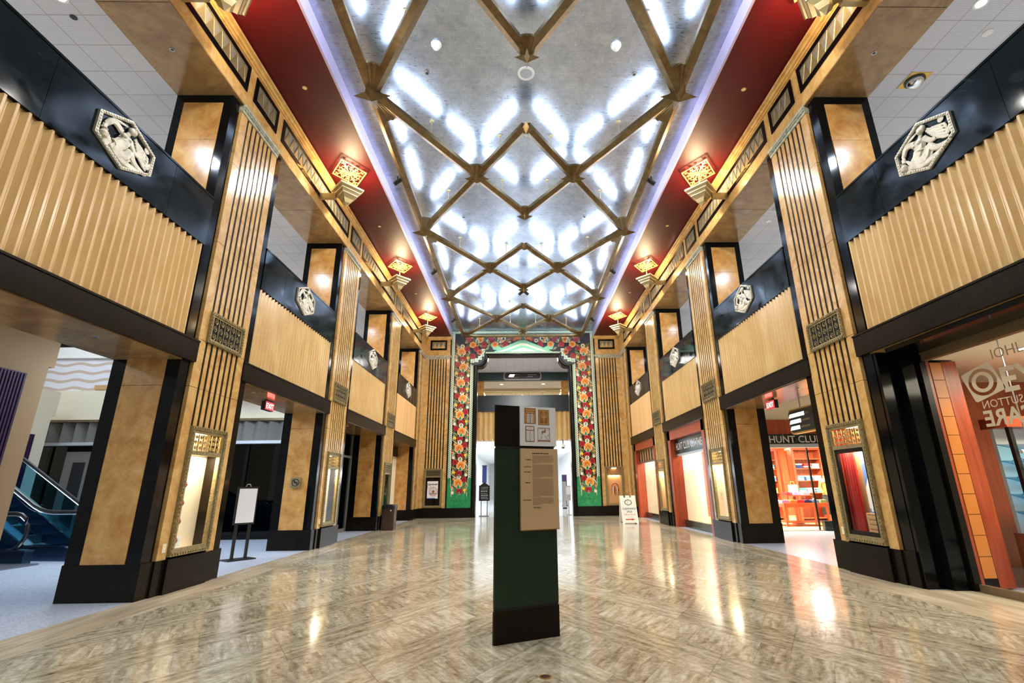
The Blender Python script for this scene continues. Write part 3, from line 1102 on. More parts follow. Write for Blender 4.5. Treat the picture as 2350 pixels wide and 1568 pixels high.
for s, nm in ((-1, 'left'), (1, 'right')):
    b = MB(); b.loft(bar((s * LX, PN[0] - 2), (s * LX, PN[-1]), .2, .13), 'bronze'); b.build('side_rail', lat)
b = MB(); b.loft(bar((-LX, PN[-1]), (LX, PN[-1]), .2, .13), 'bronze'); b.build('end_rail', lat)
bars = []
for i in range(4):
    y0 = PN[i]
    for s in (-1, 1):
        bars.append(((s * LX, y0), (0, y0 + 5.0)))
        bars.append(((s * LX, y0 + STEP), (0, y0 + 1.03)))
for p, q in bars:
    b = MB(); b.loft(bar(p, q), 'bronze'); b.build('bar', lat)


def fan(b, c, d1, d2, L, z0=-.07, z1=.10, n_=4):
    """pleated fan gusset filling the acute corner at c between directions d1 and d2"""
    a1, a2 = math.atan2(d1[1], d1[0]), math.atan2(d2[1], d2[0])
    while a2 - a1 > PI: a2 -= 2 * PI
    while a1 - a2 > PI: a2 += 2 * PI
    tip_lo, tip_hi = (c[0], c[1], z0), (c[0], c[1], z1)
    lo, hi = [], []
    for i in range(2 * n_ + 1):
        a = a1 + (a2 - a1) * i / (2 * n_)
        rr_ = L * (1.0 if i in (0, 2 * n_) else .86)
        dz = .035 if i % 2 else 0.0
        lo.append((c[0] + rr_ * math.cos(a), c[1] + rr_ * math.sin(a), .03 + dz))
        hi.append((c[0] + rr_ * math.cos(a), c[1] + rr_ * math.sin(a), z1))
    vs = [tip_lo, tip_hi] + lo + hi
    k = len(lo)
    fs = []
    for i in range(k - 1):
        fs.append((0, 2 + i, 3 + i))
        fs.append((1, 3 + i + k, 2 + i + k))
        fs.append((2 + i, 2 + i + k, 3 + i + k, 3 + i))
    fs.append((0, 1, 2 + k, 2)); fs.append((0, 1 + k, 1 + 2 * k, 1))
    b.add(vs, fs, 'bronze')


def star(b, c, R, tip=-.16):
    """pointed star boss hanging under a crossing"""
    pts = []
    for i in range(8):
        a = PI / 4 * i + PI / 2
        rr_ = R if i % 2 == 0 else R * .42
        pts.append((c[0] + rr_ * math.cos(a), c[1] + rr_ * math.sin(a), -.012))
    vs = [(c[0], c[1], tip)] + pts + [(c[0], c[1], .05)]
    fs = [(0, 1 + i, 1 + (i + 1) % 8) for i in range(8)] + [(9, 1 + (i + 1) % 8, 1 + i) for i in range(8)]
    b.add(vs, fs, 'bronze')


AX, AY = LX * (1 - 3.015 / 5.0), 3.015
for i in range(4):
    y0 = PN[i]
    for s in (-1, 1):
        c = (s * AX, y0 + AY)
        b = MB()
        star(b, c, .36)
        fan(b, c, (s * (LX - AX), -3.0), (-s * AX, -1.98), .60)
        fan(b, c, (s * (LX - AX), 3.0), (-s * AX, 1.98), .36)
        b.build('star_boss', lat)
        for (yn, sg) in ((y0, 1), (y0 + STEP, -1)):
            b = MB()
            cn = (s * LX, yn)
            fan(b, cn, (0, sg), (-s * LX, sg * 5.0), .98)
            if sg == 1:
                star(b, cn, .42)
            b.build('corner_gusset', lat)
    for (yc_, sg) in ((y0 + 1.03, 1), (y0 + 5.0, -1)):
        b = MB()
        c = (0, yc_)
        fan(b, c, (-LX, sg * 5.0), (LX, sg * 5.0), .40 if sg > 0 else .52)
        star(b, c, .26)
        b.build('center_gusset', lat)
# hangers and glowing tubes that light the ceiling from above the bars
for p, q in bars:
    for f_ in (.30, .80):
        x, y = p[0] + (q[0] - p[0]) * f_, p[1] + (q[1] - p[1]) * f_
        if y < -3.2: continue
        b = MB()
        b.lathe([(.012, .08), (.012, .635)], (x, y, 0), 'sconce_bronze', 8)
        b.lathe([(.05, .60), (.06, .625), (.03, .635)], (x, y, 0), 'sconce_bronze', 10)
        b.lathe([(.02, .2), (.03, .22), (.02, .24)], (x, y, 0), 'sconce_bronze', 8)
        b.build('hanger_rod', lat)
for p, q in bars:
    segs = [(.10, .34), (.40, .56), (.66, .92)]
    for f0, f1 in segs:
        a = (p[0] + (q[0] - p[0]) * f0, p[1] + (q[1] - p[1]) * f0, .155)
        c = (p[0] + (q[0] - p[0]) * f1, p[1] + (q[1] - p[1]) * f1, .155)
        b = MB(); b.tube([a, c], .024, 'tube_glow', 6); o = b.build('light_tube', lat)
for s in (-1, 1):
    for i in range(4):
        y0 = PN[i]
        b = MB(); b.tube([(s * LX, y0 + 1.2, .165), (s * LX, y0 + 2.7, .165)], .024, 'tube_glow', 6); b.build('light_tube', lat)
        b = MB(); b.tube([(s * LX, y0 + 3.3, .165), (s * LX, y0 + 4.9, .165)], .024, 'tube_glow', 6); b.build('light_tube', lat)

# ------------------------------------------------------------------ sconces under the red ceiling
def make_sconce(label):
    t = thing('ceiling_sconce', label, 'lamp')
    hx, hy = .46, .50
    def ring(f_, z):
        return [(-hx * f_, 0, z), (0, -hy * f_, z), (hx * f_, 0, z), (0, hy * f_, z)]
    b = MB()
    prof = [(.02, 8.98), (.10, 9.02), (.22, 9.07), (.24, 9.075), (.36, 9.17), (.37, 9.18), (.60, 9.27), (.64, 9.275), (.64, 9.30), (.76, 9.36), (.80, 9.365), (.80, 9.395), (.92, 9.44), (.98, 9.45), (1.0, 9.50), (.95, 9.50), (.9, 9.45), (.3, 9.30)]
    b.loft([ring(f_, z) for f_, z in prof], 'sconce_bronze')
    b.build('stepped_bowl', t)
    b = MB(); b.box(-.76, -.30, -.05, .05, 9.22, 9.38, 'sconce_bronze'); b.build('wall_arm', t)
    b = MB(); b.tube([(0, 0, 9.3), (0, 0, 10.04)], .018, 'gold_leaf', 8); b.lathe([(.03, 9.98), (.06, 10.02), (.03, 10.05)], (0, 0, 0), 'gold_leaf', 10); b.build('stem', t)
    b = MB()
    for i in range(3):
        a = 2 * PI * i / 3 + .3
        b.ball((.14 * math.cos(a), .14 * math.sin(a), 9.45), .05, .05, .06, 'lamp_warm', 10, 7)
    b.build('bulb', t)
    # pierced leaf plate
    b = MB()
    px_, py_ = .49, .64
    z0, z1 = 10.045, 10.062
    corners = [(-px_, 0), (0, -py_), (px_, 0), (0, py_)]
    for i in range(4):
        (xa, ya), (xb, yb) = corners[i], corners[(i + 1) % 4]
        b.pz([(xa, ya), (xb, yb), (xb * .92, yb * .92), (xa * .92, ya * .92)], z0, z1, 'gold_leaf')
    def leaf(c, ang, L, W):
        pts = []
        for i in range(9):
            f_ = i / 8
            pts.append((f_ * L, W * math.sin(PI * f_) ** .8 * (1 + .3 * math.sin(6 * PI * f_))))
        for i in range(7, 0, -1):
            f_ = i / 8
            pts.append((f_ * L, -W * math.sin(PI * f_) ** .8 * (1 + .3 * math.sin(6 * PI * f_))))
        ca, sa = math.cos(ang), math.sin(ang)
        b.pz([(c[0] + x * ca - y * sa, c[1] + x * sa + y * ca) for x, y in pts], z0 + .002, z1 + .004, 'gold_leaf')
    for i in range(12):
        a = 2 * PI * i / 12
        R = 1 / (abs(math.cos(a)) / px_ + abs(math.sin(a)) / py_)
        leaf((.03 * math.cos(a), .03 * math.sin(a)), a, R * .92 - .03, .016 + .012 * (i % 2))
        for sg in (-1, 1):
            for q, (f0, L_, an) in enumerate(((.40, .20, .8), (.66, .17, 1.0))):
                leaf((R * f0 * math.cos(a), R * f0 * math.sin(a)), a + sg * an, R * L_, .013)
    b.pz(circ(0, 0, .07, 16), z0 - .006, z1 + .004, 'gold_leaf')
    b.build('pierced_plate', t)
    return t


sc = make_sconce('ceiling sconce of the left side nearest the camera')
sc['group'] = 'red ceiling sconces'
for side, s, rz in SIDES:
    for k in range(4):
        y = (6.08, YB[1], YB[2], YB[3])[k]
        lb = 'gold leaf sconce against the red ceiling, %s on the %s' % (('cut off by the top edge', 'largest fully seen', 'middle one', 'farthest and smallest')[k], side)
        if (side, k) == ('left', 0):
            sc.location = (s * 4.95, y, 0); sc['label'] = lb
        else:
            dup(sc, (s * 4.95, y, 0), rz, lb)
        light('sconce_bulb_light', 'POINT', (s * 4.95, y, 9.56), 190, (1.0, .76, .46), .16)

# small ceiling fittings
def disc_thing(name, label, cat, c, r_, h, m_in, m_out, group=None, lip=.02):
    t = thing(name, label, cat, c, 0, group)
    b = MB(); b.lathe([(r_ * .7, 0), (r_ * .7, -h * .4), (r_, -h * .4), (r_ * 1.02, 0)], (0, 0, 0), m_out, 18); b.build('trim_ring', t, True)
    b = MB(); b.lathe([(.001, -h * .55), (r_ * .66, -h * .45), (r_ * .68, 0)], (0, 0, 0), m_in, 18); b.build('lens', t, True)
    return t


for side, s, rz in SIDES:
    for k in range(3):
        disc_thing('ceiling_downlight', 'tiny cream downlight in the red ceiling, %s from the camera on the %s side' % (ORD[k], side), 'downlight', (s * 4.97, 8.87 + STEP * k, 10.16), .055, .03, 'outlet_ivory', 'brass_plate', 'red ceiling downlights')
for x, nm in ((-1.91, 'left'), (1.91, 'right')):
    t = thing('smoke_detector', 'white dome detector on the silver ceiling, %s of the round speaker' % nm, 'smoke detector', (x, 8.06, 10.52), 0, 'silver ceiling detectors')
    b = MB(); b.lathe([(.11, 0), (.11, -.02), (.10, -.03)], (0, 0, 0), 'white_paint', 18); b.build('base', t, True)
    b = MB(); b.lathe([(.085, -.03), (.085, -.07), (.06, -.11), (.02, -.125), (.001, -.127)], (0, 0, 0), 'white_paint', 18); b.build('dome', t, True)
disc_thing('ceiling_speaker', 'round gray speaker in the silver ceiling above the lattice', 'speaker', (0, 8.80, 10.52), .19, .04, 'speaker_gray', 'white_paint')
for x, y, nm in ((-2.24, 8.80, 'near left'), (2.47, 8.81, 'near right'), (-2.1, 14.9, 'middle left'), (2.1, 14.9, 'middle right')):
    disc_thing('sprinkler_head', 'small dark sprinkler rosette in the silver ceiling, ' + nm + ' one', 'sprinkler', (x, y, 10.52), .055, .05, 'black_plastic', 'steel', 'silver ceiling sprinklers')
# black spotlights clipped to the lattice
def make_spot(label):
    t = thing('track_spotlight', label, 'spotlight')
    b = MB(); b.lathe([(.035, -.16), (.06, -.15), (.062, .10), (.05, .12)], (0, 0, 0), 'black_plastic', 14, 'x'); o = b.build('body', t, True); o.rotation_euler.y = .7
    b = MB(); b.lathe([(.001, .112), (.05, .112), (.05, .118), (.001, .119)], (0, 0, 0), 'lamp_white', 14, 'x'); o = b.build('lens', t, True); o.rotation_euler.y = .7
    b = MB(); b.box(-.02, .02, -.008, .008, 0, .18, 'black_plastic'); b.build('bracket', t)
    return t
SPOTY = (5.7, 11.95, 18.0, 23.9)
sp0 = make_spot('spot')
sp0['group'] = 'lattice spotlights'
first = True
for side, s, rz in SIDES:
    for k in range(4):
        lb = 'small black spotlight clipped outside the %s lattice rail, %s from the camera' % (side, ORD[k])
        loc = (s * 3.62, SPOTY[k], 9.86)
        if first:
            sp0.location = loc; sp0.rotation_euler.z = PI; sp0['label'] = lb; first = False
        else:
            dup(sp0, loc, PI if s < 0 else 0, lb)
for s, nm in ((-1, 'left'), (1, 'right')):
    dup(sp0, (s * .12, 20.02, 9.78), PI if s < 0 else 0, '%s one of the two black spotlights paired at the lattice centre' % nm)

# gallery and soffit fittings
for side, s, rz in SIDES:
    for k in range(4):
        disc_thing('sprinkler_head', 'small dark sprinkler in the marble beam soffit of the %s bay %s' % (side, BN[k]), 'sprinkler', (s * 6.25, YB[k] + 1.0, 8.95), .04, .03, 'black_plastic', 'steel', 'beam soffit sprinklers')
    for k in range(4):
        disc_thing('recessed_downlight', 'glowing recessed downlight in the tiled gallery ceiling, %s side, %s' % (side, BN[k]), 'downlight', (s * 7.36, (5.85, 11.2, 17.2, 23.2)[k], 8.97), .11, .03, 'lamp_cool', 'white_paint', 'gallery downlights')
        light('gallery_downlight', 'SPOT', (s * 7.36, (5.85, 11.2, 17.2, 23.2)[k], 8.90), 280, COOL, .10, spot=2.75)
    for k in range(3):
        disc_thing('soffit_sprinkler', 'small dark sprinkler in the marble soffit under the %s balcony, %s' % (side, BN[k]), 'sprinkler', (s * 6.1, (6.56, 10.75, 16.8)[k], 3.595), .04, .03, 'black_plastic', 'steel', 'balcony soffit sprinklers')
t = thing('dome_camera', 'chrome security dome on a square brass plate in the right gallery ceiling', 'security camera', (7.50, 7.42, 8.97))
b = MB(); b.box(-.20, .20, -.20, .20, -.012, 0, 'brass_plate'); b.build('plate', t)
b = MB(); b.lathe([(.17, -.012), (.175, -.03), (.15, -.04)], (0, 0, 0), 'black_plastic', 24); b.build('ring', t, True)
b = MB(); b.ball((0, 0, -.03), .145, .145, .13, 'chrome', 24, 14); b.build('dome', t, True)
disc_thing('smoke_detector_disc', 'white smoke detector on the right gallery ceiling beyond the security dome', 'smoke detector', (7.97, 6.38, 8.97), .075, .05, 'white_paint', 'white_paint')
disc_thing('smoke_detector_disc', 'white smoke detector on the right gallery ceiling over the second bay', 'smoke detector', (7.2, 12.6, 8.97), .075, .05, 'white_paint', 'white_paint')
disc_thing('sprinkler_head', 'dark sprinkler in the left gallery ceiling tiles nearest the camera', 'sprinkler', (-7.45, 6.2, 8.97), .05, .03, 'black_plastic', 'black_plastic')
disc_thing('sprinkler_head', 'dark sprinkler in the left gallery ceiling tiles of the second bay', 'sprinkler', (-7.3, 11.6, 8.97), .05, .03, 'black_plastic', 'black_plastic')
t = thing('air_vent', 'small slatted air vent in the right gallery ceiling of the second bay', 'vent', (7.1, 11.9, 8.97))
b = MB(); b.frame(-.14, .14, -.17, .17, .02, 0, .012, 'white_paint', .02); o = b.build('frame', t); o.rotation_euler.y = PI / 2
b = MB()
for i in range(6):
    b.box(-.14, .14, -.13 + i * .05, -.105 + i * .05, -.01, -.002, 'steel')
b.build('slat', t)

# ------------------------------------------------------------------ the arch: black moulding and flower mosaic
t = thing('arch_moulding', 'black rounded moulding framing the tall end arch with scooped shoulders', 'door frame', (0, YF, 0))
b = MB()
full_in = AIN + [(-x, z) for x, z in AIN[::-1]]
full_out = AOUT + [(-x, z) for x, z in AOUT[::-1]]
k = len(full_in)
for i in range(k - 1):
    (xa, za), (xb, zb), (xc, zc), (xd, zd) = full_in[i], full_in[i + 1], full_out[i + 1], full_out[i]
    b.py([(xa, za), (xb, zb), (xc, zc), (xd, zd)], -.10, .5, 'dark_base')
    mx = [((xa + xd) / 2, (za + zd) / 2), ((xb + xc) / 2, (zb + zc) / 2)]
b.build('moulding', t)
b = MB()
mid = [((a[0] + c_[0]) / 2, (a[1] + c_[1]) / 2) for a, c_ in zip(full_in, full_out)]
b.tube([(x, -.11, z) for x, z in mid], .07, 'dark_base', 10)
b.build('round_bead', t, True)
for s in (-1, 1):
    b = MB()
    a, c_ = sorted((s * 2.66, s * 4.24)); b.box(a, c_, -.13, 0, 0, .5, 'dark_base')
    a, c_ = sorted((s * 4.20, s * 4.27)); b.box(a, c_, -.10, 0, .5, 10.16, 'frame_black')
    b.build('plinth', t)

t = thing('flower_mosaic', 'tall arch-shaped tile mosaic of orange, red and white flowers with green feet', 'mosaic', (0, YF, 0))
b = MB()
XI, XO = 2.90, 4.20
for s in (-1, 1):
    a, c_ = sorted((s * XI, s * XO))
    b.box(a, c_, -.045, 0, 1.9, 10.50, 'tile_black')
    b.box(a, c_, -.047, 0, .5, 1.9, 'jade_zig')
# field above the opening
up = [(x, z) for x, z in AOUT if z > 8.4]
up = up + [(-x, z) for x, z in up[::-1]]
for i in range(len(up) - 1):
    (xa, za), (xb, zb) = up[i], up[i + 1]
    if abs(xa - xb) > 1e-6:
        b.py([(xa, za), (xb, zb), (xb, 10.50), (xa, 10.50)], -.045, 0, 'tile_black')
b.build('dark_ground', t)
b = MB()
for s in (-1, 1):
    for (x0, x1, z0, z1) in ((2.905, 3.03, 2.05, 8.42), (4.07, 4.195, 2.05, 10.38)):
        a, c_ = sorted((s * x0, s * x1)); b.box(a, c_, -.055, -.02, z0, z1, 'tile_dentil')
    for (x0, x1, z0, z1) in ((3.03, 3.07, 2.05, 8.5), (4.03, 4.07, 2.05, 10.38)):
        a, c_ = sorted((s * x0, s * x1)); b.box(a, c_, -.052, -.02, z0, z1, 'tile_ivory')
    # narrow jade steps at the foot
    for (x0, x1, z0, z1) in ((2.905, 3.07, 1.0, 2.05), (4.03, 4.195, 1.0, 2.05), (3.07, 3.12, 1.0, 1.6), (3.98, 4.03, 1.0, 1.6)):
        a, c_ = sorted((s * x0, s * x1)); b.box(a, c_, -.055, -.02, z0, z1, 'jade_zig')
    for (x0, x1, z0, z1) in ((3.07, 3.09, 1.6, 2.05), (4.01, 4.03, 1.6, 2.05), (3.12, 3.14, 1.05, 1.6), (3.96, 3.98, 1.05, 1.6)):
        a, c_ = sorted((s * x0, s * x1)); b.box(a, c_, -.055, -.02, z0, z1, 'tile_ivory')
    b.py([(s * 3.1, .9), (s * 3.1, 1.08), (s * 3.35, 1.02), (s * 3.55, 1.28), (s * 3.75, 1.02), (s * 4.0, 1.08), (s * 4.0, .9)], -.06, -.02, 'jade_zig')
b.box(-4.195, 4.195, -.055, -.02, 10.36, 10.50, 'tile_dentil')
b.box(-2.2, 2.2, -.055, -.02, 9.11, 9.22, 'tile_dentil')
# stepped zigzag tiles round the scooped shoulders
for s in (-1, 1):
    for i in range(5):
        f_ = i / 4
        x, z = 2.88 - .62 * math.sin(PI / 2 * f_), 8.5 + .62 * (1 - math.cos(PI / 2 * f_)) + .06
        for dx, mm, y_ in ((.20, 'tile_ivory', -.052), (.12, 'tile_mint', -.056), (.06, 'tile_ivory', -.060)):
            a, c_ = sorted((s * (x - .02), s * (x + dx)))
            b.box(a, c_, y_, -.02, z, z + dx + .03, mm)
b.build('tile_border', t)

pet = MB()
FL = [0]
def flower(x, z, R, n_, mm, edge=None, core=None, depth=None):
    FL[0] = (FL[0] + 1) % 7
    y = -.060 - FL[0] * .0012
    def sc_(r_, y_, m_):
        pts = []
        kk = n_ * 4
        for i in range(kk):
            a = 2 * PI * i / kk + PI / 2
            q = r_ * (1 + .09 * abs(math.cos(n_ * (a - PI / 2) / 2)) - .05)
            pts.append((x + q * math.cos(a), z + q * math.sin(a)))
        pet.py(pts, y_, -.02, m_)
    if edge:
        sc_(R * 1.12, y, edge)
    sc_(R, y - .004, mm)
    if core:
        sc_(R * .52, y - .008, core)
    return y
def leaf2(x, z, ang, L, W, mm, y=-.052):
    pts = []
    for i in range(7):
        f_ = i / 6
        pts.append((f_ * L, W * math.sin(PI * f_ ** .8)))
    for i in range(5, 0, -1):
        f_ = i / 6
        pts.append((f_ * L, -W * math.sin(PI * f_ ** .8)))
    ca, sa = math.cos(ang), math.sin(ang)
    pet.py([(x + a * ca - c_ * sa, z + a * sa + c_ * ca) for a, c_ in pts], y, -.02, mm)
def green_bud(x, z, h, y=-.078):
    pet.py([(x - h * .36, z), (x + h * .36, z), (x + h * .22, z + h * .45), (x, z + h), (x - h * .22, z + h * .45)], y + .002, -.02, 'tile_ivory')
    pet.py([(x - h * .29, z + .015), (x + h * .29, z + .015), (x + h * .17, z + h * .43), (x, z + h * .86), (x - h * .17, z + h * .43)], y, -.02, 'tile_green')
def unit(s, xc, z, sg):
    """one repeat of the climbing flowers: xc centre, z height, sg sways left or right"""
    for i, (dx, dz, an, L) in enumerate(((-.42, -.36, 1.25, .46), (.42, -.36, 1.9, .46), (-.44, .06, 1.15, .46), (.44, .06, 2.0, .46), (-.16, -.10, 2.5, .40), (.16, -.10, .64, .40), (-.14, .40, 2.4, .40), (.14, .40, .74, .40), (-.30, -.40, 1.9, .3), (.30, -.40, 1.2, .3), (-.24, .20, 1.8, .34), (.24, .20, 1.3, .34))):
        leaf2(xc + dx, z + dz, an, L, .085, 'tile_olive' if (i // 2) % 2 else 'tile_sage', -.0495 - i * .0007)
        leaf2(xc + dx, z + dz, an + .12, L * .8, .018, 'tile_ivory' if i % 3 == 0 else 'tile_black', -.0592)
    flower(xc + sg * .26, z + .34, .15, 7, 'tile_red', None, 'tile_darkred')
    flower(xc - sg * .30, z + .38, .07, 5, 'tile_peach')
    flower(xc - sg * .02, z + .50, .125, 8, 'tile_white', None, 'tile_sage')
    flower(xc - sg * .06, z + .16, .22, 6, 'tile_peach', 'tile_ivory', 'tile_orange')
    green_bud(xc - sg * .04, z - .12, .30)
    flower(xc + sg * .03, z - .26, .175, 6, 'tile_red', None, 'tile_darkred')
    flower(xc + sg * .30, z - .20, .075, 5, 'tile_yellow')
    flower(xc - sg * .41, z - .05, .05, 5, 'tile_peach')
    flower(xc - sg * .36, z - .34, .08, 6, 'tile_white')
    green_bud(xc + sg * .02, z - .44, .17)
for s in (-1, 1):
    for i in range(9):
        z = 1.62 + i * .93
        unit(s, s * 3.55, z, (1 if i % 2 else -1) * s)
    for i, x in enumerate((2.95, 2.3, 1.65, 1.05)):
        z = 9.78 - .0 * i
        flower(s * (x + .25), z + .20, .19, 6, 'tile_peach' if i % 2 else 'tile_red', 'tile_ivory' if i % 2 else None, 'tile_orange' if i % 2 else 'tile_darkred')
        flower(s * x, z - .12, .17, 6, 'tile_red' if i % 2 else 'tile_peach', None if i % 2 else 'tile_ivory', 'tile_darkred' if i % 2 else 'tile_orange')
        flower(s * (x - .25), z + .12, .12, 8, 'tile_white', None, 'tile_sage')
        flower(s * (x + .06), z + .36, .07, 5, 'tile_yellow')
        for j in range(5):
            leaf2(s * (x - .2 + j * .14), z - .28 + (j % 2) * .3, 1.0 + j * .7, .3, .07, 'tile_olive' if j % 2 else 'tile_sage')
        green_bud(s * (x + .40), z - .02, .2)
    for x, z in ((2.75, 9.15), (2.55, 8.95), (2.95, 8.72)):
        flower(s * x, z + .25, .16, 6, 'tile_red' if x > 2.7 else 'tile_orange', None, 'tile_darkred')
        leaf2(s * x, z + .1, 1.2, .3, .07, 'tile_olive')
# crowning piece over the middle of the arch: mint gables and a fan of petals
for (w_, z0, z1, mm, y_) in ((1.75, 9.22, 9.95, 'tile_mint', -.070), (1.45, 9.22, 9.74, 'tile_ivory', -.073), (1.15, 9.22, 9.60, 'tile_mint', -.076), (.80, 9.22, 9.44, 'tile_ivory', -.079)):
    pet.py([(-w_, z0), (w_, z0), (.12, z1), (-.12, z1)], y_, -.02, mm)
for s in (-1, 1):
    pet.py([(s * 1.9, 9.75), (s * 1.75, 9.35), (s * 1.0, 9.28), (s * 1.3, 9.5)], -.068, -.02, 'tile_mint')
    for i in range(4):
        leaf2(s * .12, 9.95, PI / 2 - s * (.3 + i * .28), .42, .07, ('tile_yellow', 'tile_green', 'tile_red', 'tile_orange')[i], -.082 - i * .001)
        flower(s * (.28 + i * .2), 10.0 - i * .03, .10, 6, ('tile_red', 'tile_orange')[i % 2])
    flower(s * 1.15, 10.02, .14, 7, 'tile_white', None, 'tile_black')
leaf2(0, 9.95, PI / 2, .42, .08, 'tile_green', -.086)
pet.build('flower_tiles', t)

# ------------------------------------------------------------------ hall beyond the arch
for mbn in (0,):
    t = thing('far_balcony', 'pleated balcony front with slate band and brass rail seen through the arch', 'balcony', (0, 34.3, 0))
    b = MB()
    n_ = 36
    vs, fs = [], []
    for i in range(2 * n_ + 1):
        x = -6.4 + i * 12.8 / (2 * n_)
        y = 0 if i % 2 else .12
        vs += [(x, y, 4.66), (x, y, 6.67)]
    for i in range(2 * n_):
        fs.append((2 * i, 2 * i + 1, 2 * i + 3, 2 * i + 2))
    b.add(vs, fs, 'pleat_marble'); b.build('pleated_panel', t)
    b = MB(); b.box(-6.4, 6.4, .13, .3, 4.66, 7.83, 'fin_gray')
    for i in range(5):
        b.box(-6.4 + i * 2.56 + .01, -6.4 + (i + 1) * 2.56, -.02, .2, 6.67, 7.83, 'slate_band')
    b.build('slate_band', t)
    b = MB(); b.tube([(-6.4, .1, 8.08), (6.4, .1, 8.08)], .04, 'rail_brass', 8)
    for i in range(14):
        x = -6.2 + i * .95
        b.tube([(x, .1, 7.83), (x, .1, 8.08)], .02, 'rail_brass', 6)
    b.build('rail', t)
for s, nm in ((-1, 'left'), (1, 'right')):
    t = thing('marble_post', 'tan marble post at the %s end of the far gallery' % nm, 'pillar', (s * 3.05, 34.5, 7.8), 0, 'far gallery posts')
    b = MB(); b.box(-.26, .26, -.1, .3, 0, 1.7, 'amber_marble'); b.build('shaft', t)
    b = MB(); b.box(-.30, .30, -.14, .34, 0, .12, 'gold_marble'); b.build('foot', t)
t = thing('overhead_sign', 'long black octagonal sign on the teal bulkhead beyond the arch', 'sign', (0, 34.2, 9.2))
b = MB(); o_ = [(-1.35, -.18), (-1.25, -.28), (1.25, -.28), (1.35, -.18), (1.35, .18), (1.25, .28), (-1.25, .28), (-1.35, .18)]
b.py(o_, -.12, .04, 'speaker_gray'); b.build('rim', t)
b = MB(); b.py([(x * .95, z * .8) for x, z in o_], -.135, -.11, 'black_plastic'); b.build('face', t)
b = MB(); b.py([(-1.0, -.08), (-.65, -.08), (-.55, .10), (-.9, .10)], -.145, -.13, 'lit_text'); b.box(-.6, -.25, -.142, -.13, .06, .10, 'brown_metal'); b.box(-.9, -.25, -.142, -.13, -.14, -.11, 'brown_metal'); b.box(.35, 1.0, -.142, -.13, .05, .08, 'speaker_gray'); b.box(.35, .75, -.142, -.13, -.08, -.05, 'speaker_gray'); b.build('lettering', t)
for i, (x, y) in enumerate(((-1.55, 35.5), (1.55, 35.5), (0, 39.0))):
    disc_thing('recessed_downlight', 'round recessed downlight in the far gallery ceiling, %s one' % ('left', 'right', 'rear middle')[i], 'downlight', (x, y, 8.89 if i < 2 else 8.7), .16, .03, 'lamp_white', 'white_paint', 'far gallery downlights')
for s, nm in ((-1, 'left'), (1, 'right')):
    t = thing('cove_light', 'glowing cove strip on the %s edge of the far gallery ceiling tray' % nm, 'lamp', (s * 3.05, 38.8, 8.75), 0, 'far gallery cove strips')
    b = MB(); b.box(-.06, .06, -1.6, 1.6, -.03, .03, 'lamp_warm'); b.build('tube', t)
    b = MB(); b.box(-.1, .1, -1.65, 1.65, .03, .06, 'white_paint'); b.build('housing', t)

# ------------------------------------------------------------------ information pillar in the middle of the hall
KA = math.atan2(.30, .69)
t = thing('information_kiosk', 'three-sided dark green information pillar standing in the middle of the hall', 'kiosk', (-.125, 5.63, 0), KA)
def tri(hw, d, ch):
    """triangle plan with nipped corners; front edge on y=0"""
    return [(-hw + ch * .2, 0), (hw - ch * .2, 0), (hw, ch), (ch, d - ch), (-ch, d - ch), (-hw, ch)]
b = MB(); b.pz(tri(.376, .66, .03), 0, .30, 'kiosk_dark'); b.pz(tri(.366, .64, .03), .30, .325, 'black_void')
b.build('plinth', t)
b = MB(); b.pz(tri(.372, .65, .03), .322, 1.925, 'kiosk_green'); b.build('body', t)
b = MB(); b.pz(tri(.372, .65, .03), 1.945, 2.405, 'kiosk_dark'); b.pz(tri(.36, .63, .03), 1.92, 1.95, 'black_void'); b.build('head', t)
b = MB(); b.box(-.080, .378, -.022, .004, 1.955, 2.405, 'paper_white'); pb = b.build('picture_board', t)
pb['label'] = 'white board with four pictures of ornate golden doors'
def plate(name, x0, x1, z0, z1):
    b = MB()
    F = lambda u_, v_: (x0 + (x1 - x0) * u_, z0 + (z1 - z0) * v_)
    def rect(u0, u1, v0, v1, m_, d):
        (xa, za), (xb, zb) = F(u0, v0), F(u1, v1)
        b.box(xa, xb, -.024 - d, -.02, za, zb, m_)
    return b, rect
b, R_ = plate('p', -.026, .118, 2.205, 2.385)
R_(0, 1, 0, 1, 'door_brown', 0); R_(.06, .94, .84, .92, 'door_gold', .001); R_(.14, .86, .70, .78, 'door_gold', .001)
for q in (0, 1):
    R_(.22 + q * .32, .46 + q * .32, .05, .64, 'paper_white', .001)
    for i in range(5):
        R_(.25 + q * .32, .43 + q * .32, .10 + i * .11, .13 + i * .11, 'door_brown', .002)
    R_(.325 + q * .32, .355 + q * .32, .05, .64, 'door_gold', .0025)
R_(.08, .16, .04, .66, 'door_gold', .001); R_(.84, .92, .04, .66, 'door_gold', .001)
b.build('picture', pb)
b, R_ = plate('p', .150, .290, 2.195, 2.375)
R_(0, 1, 0, 1, 'door_brown', 0); R_(.08, .92, .05, .95, 'door_gold', .001); R_(.14, .47, .10, .90, 'door_brown', .002); R_(.53, .86, .10, .90, 'door_brown', .002)
for q in (-1, 1):
    for i in range(5):
        R_(.5 + q * (.06 + .06 * i) - .012, .5 + q * (.06 + .06 * i) + .012, .32 + .05 * i, .92 - .06 * i, 'door_gold', .003)
R_(.3, .7, .50, .55, 'paper_tan', .004); R_(.48, .52, .08, .92, 'paper_tan', .004)
b.build('picture', pb)
b, R_ = plate('p', -.016, .098, 2.0, 2.18)
R_(0, 1, 0, 1, 'door_brown', 0); R_(.1, .9, .76, .94, 'paper_white', .001)
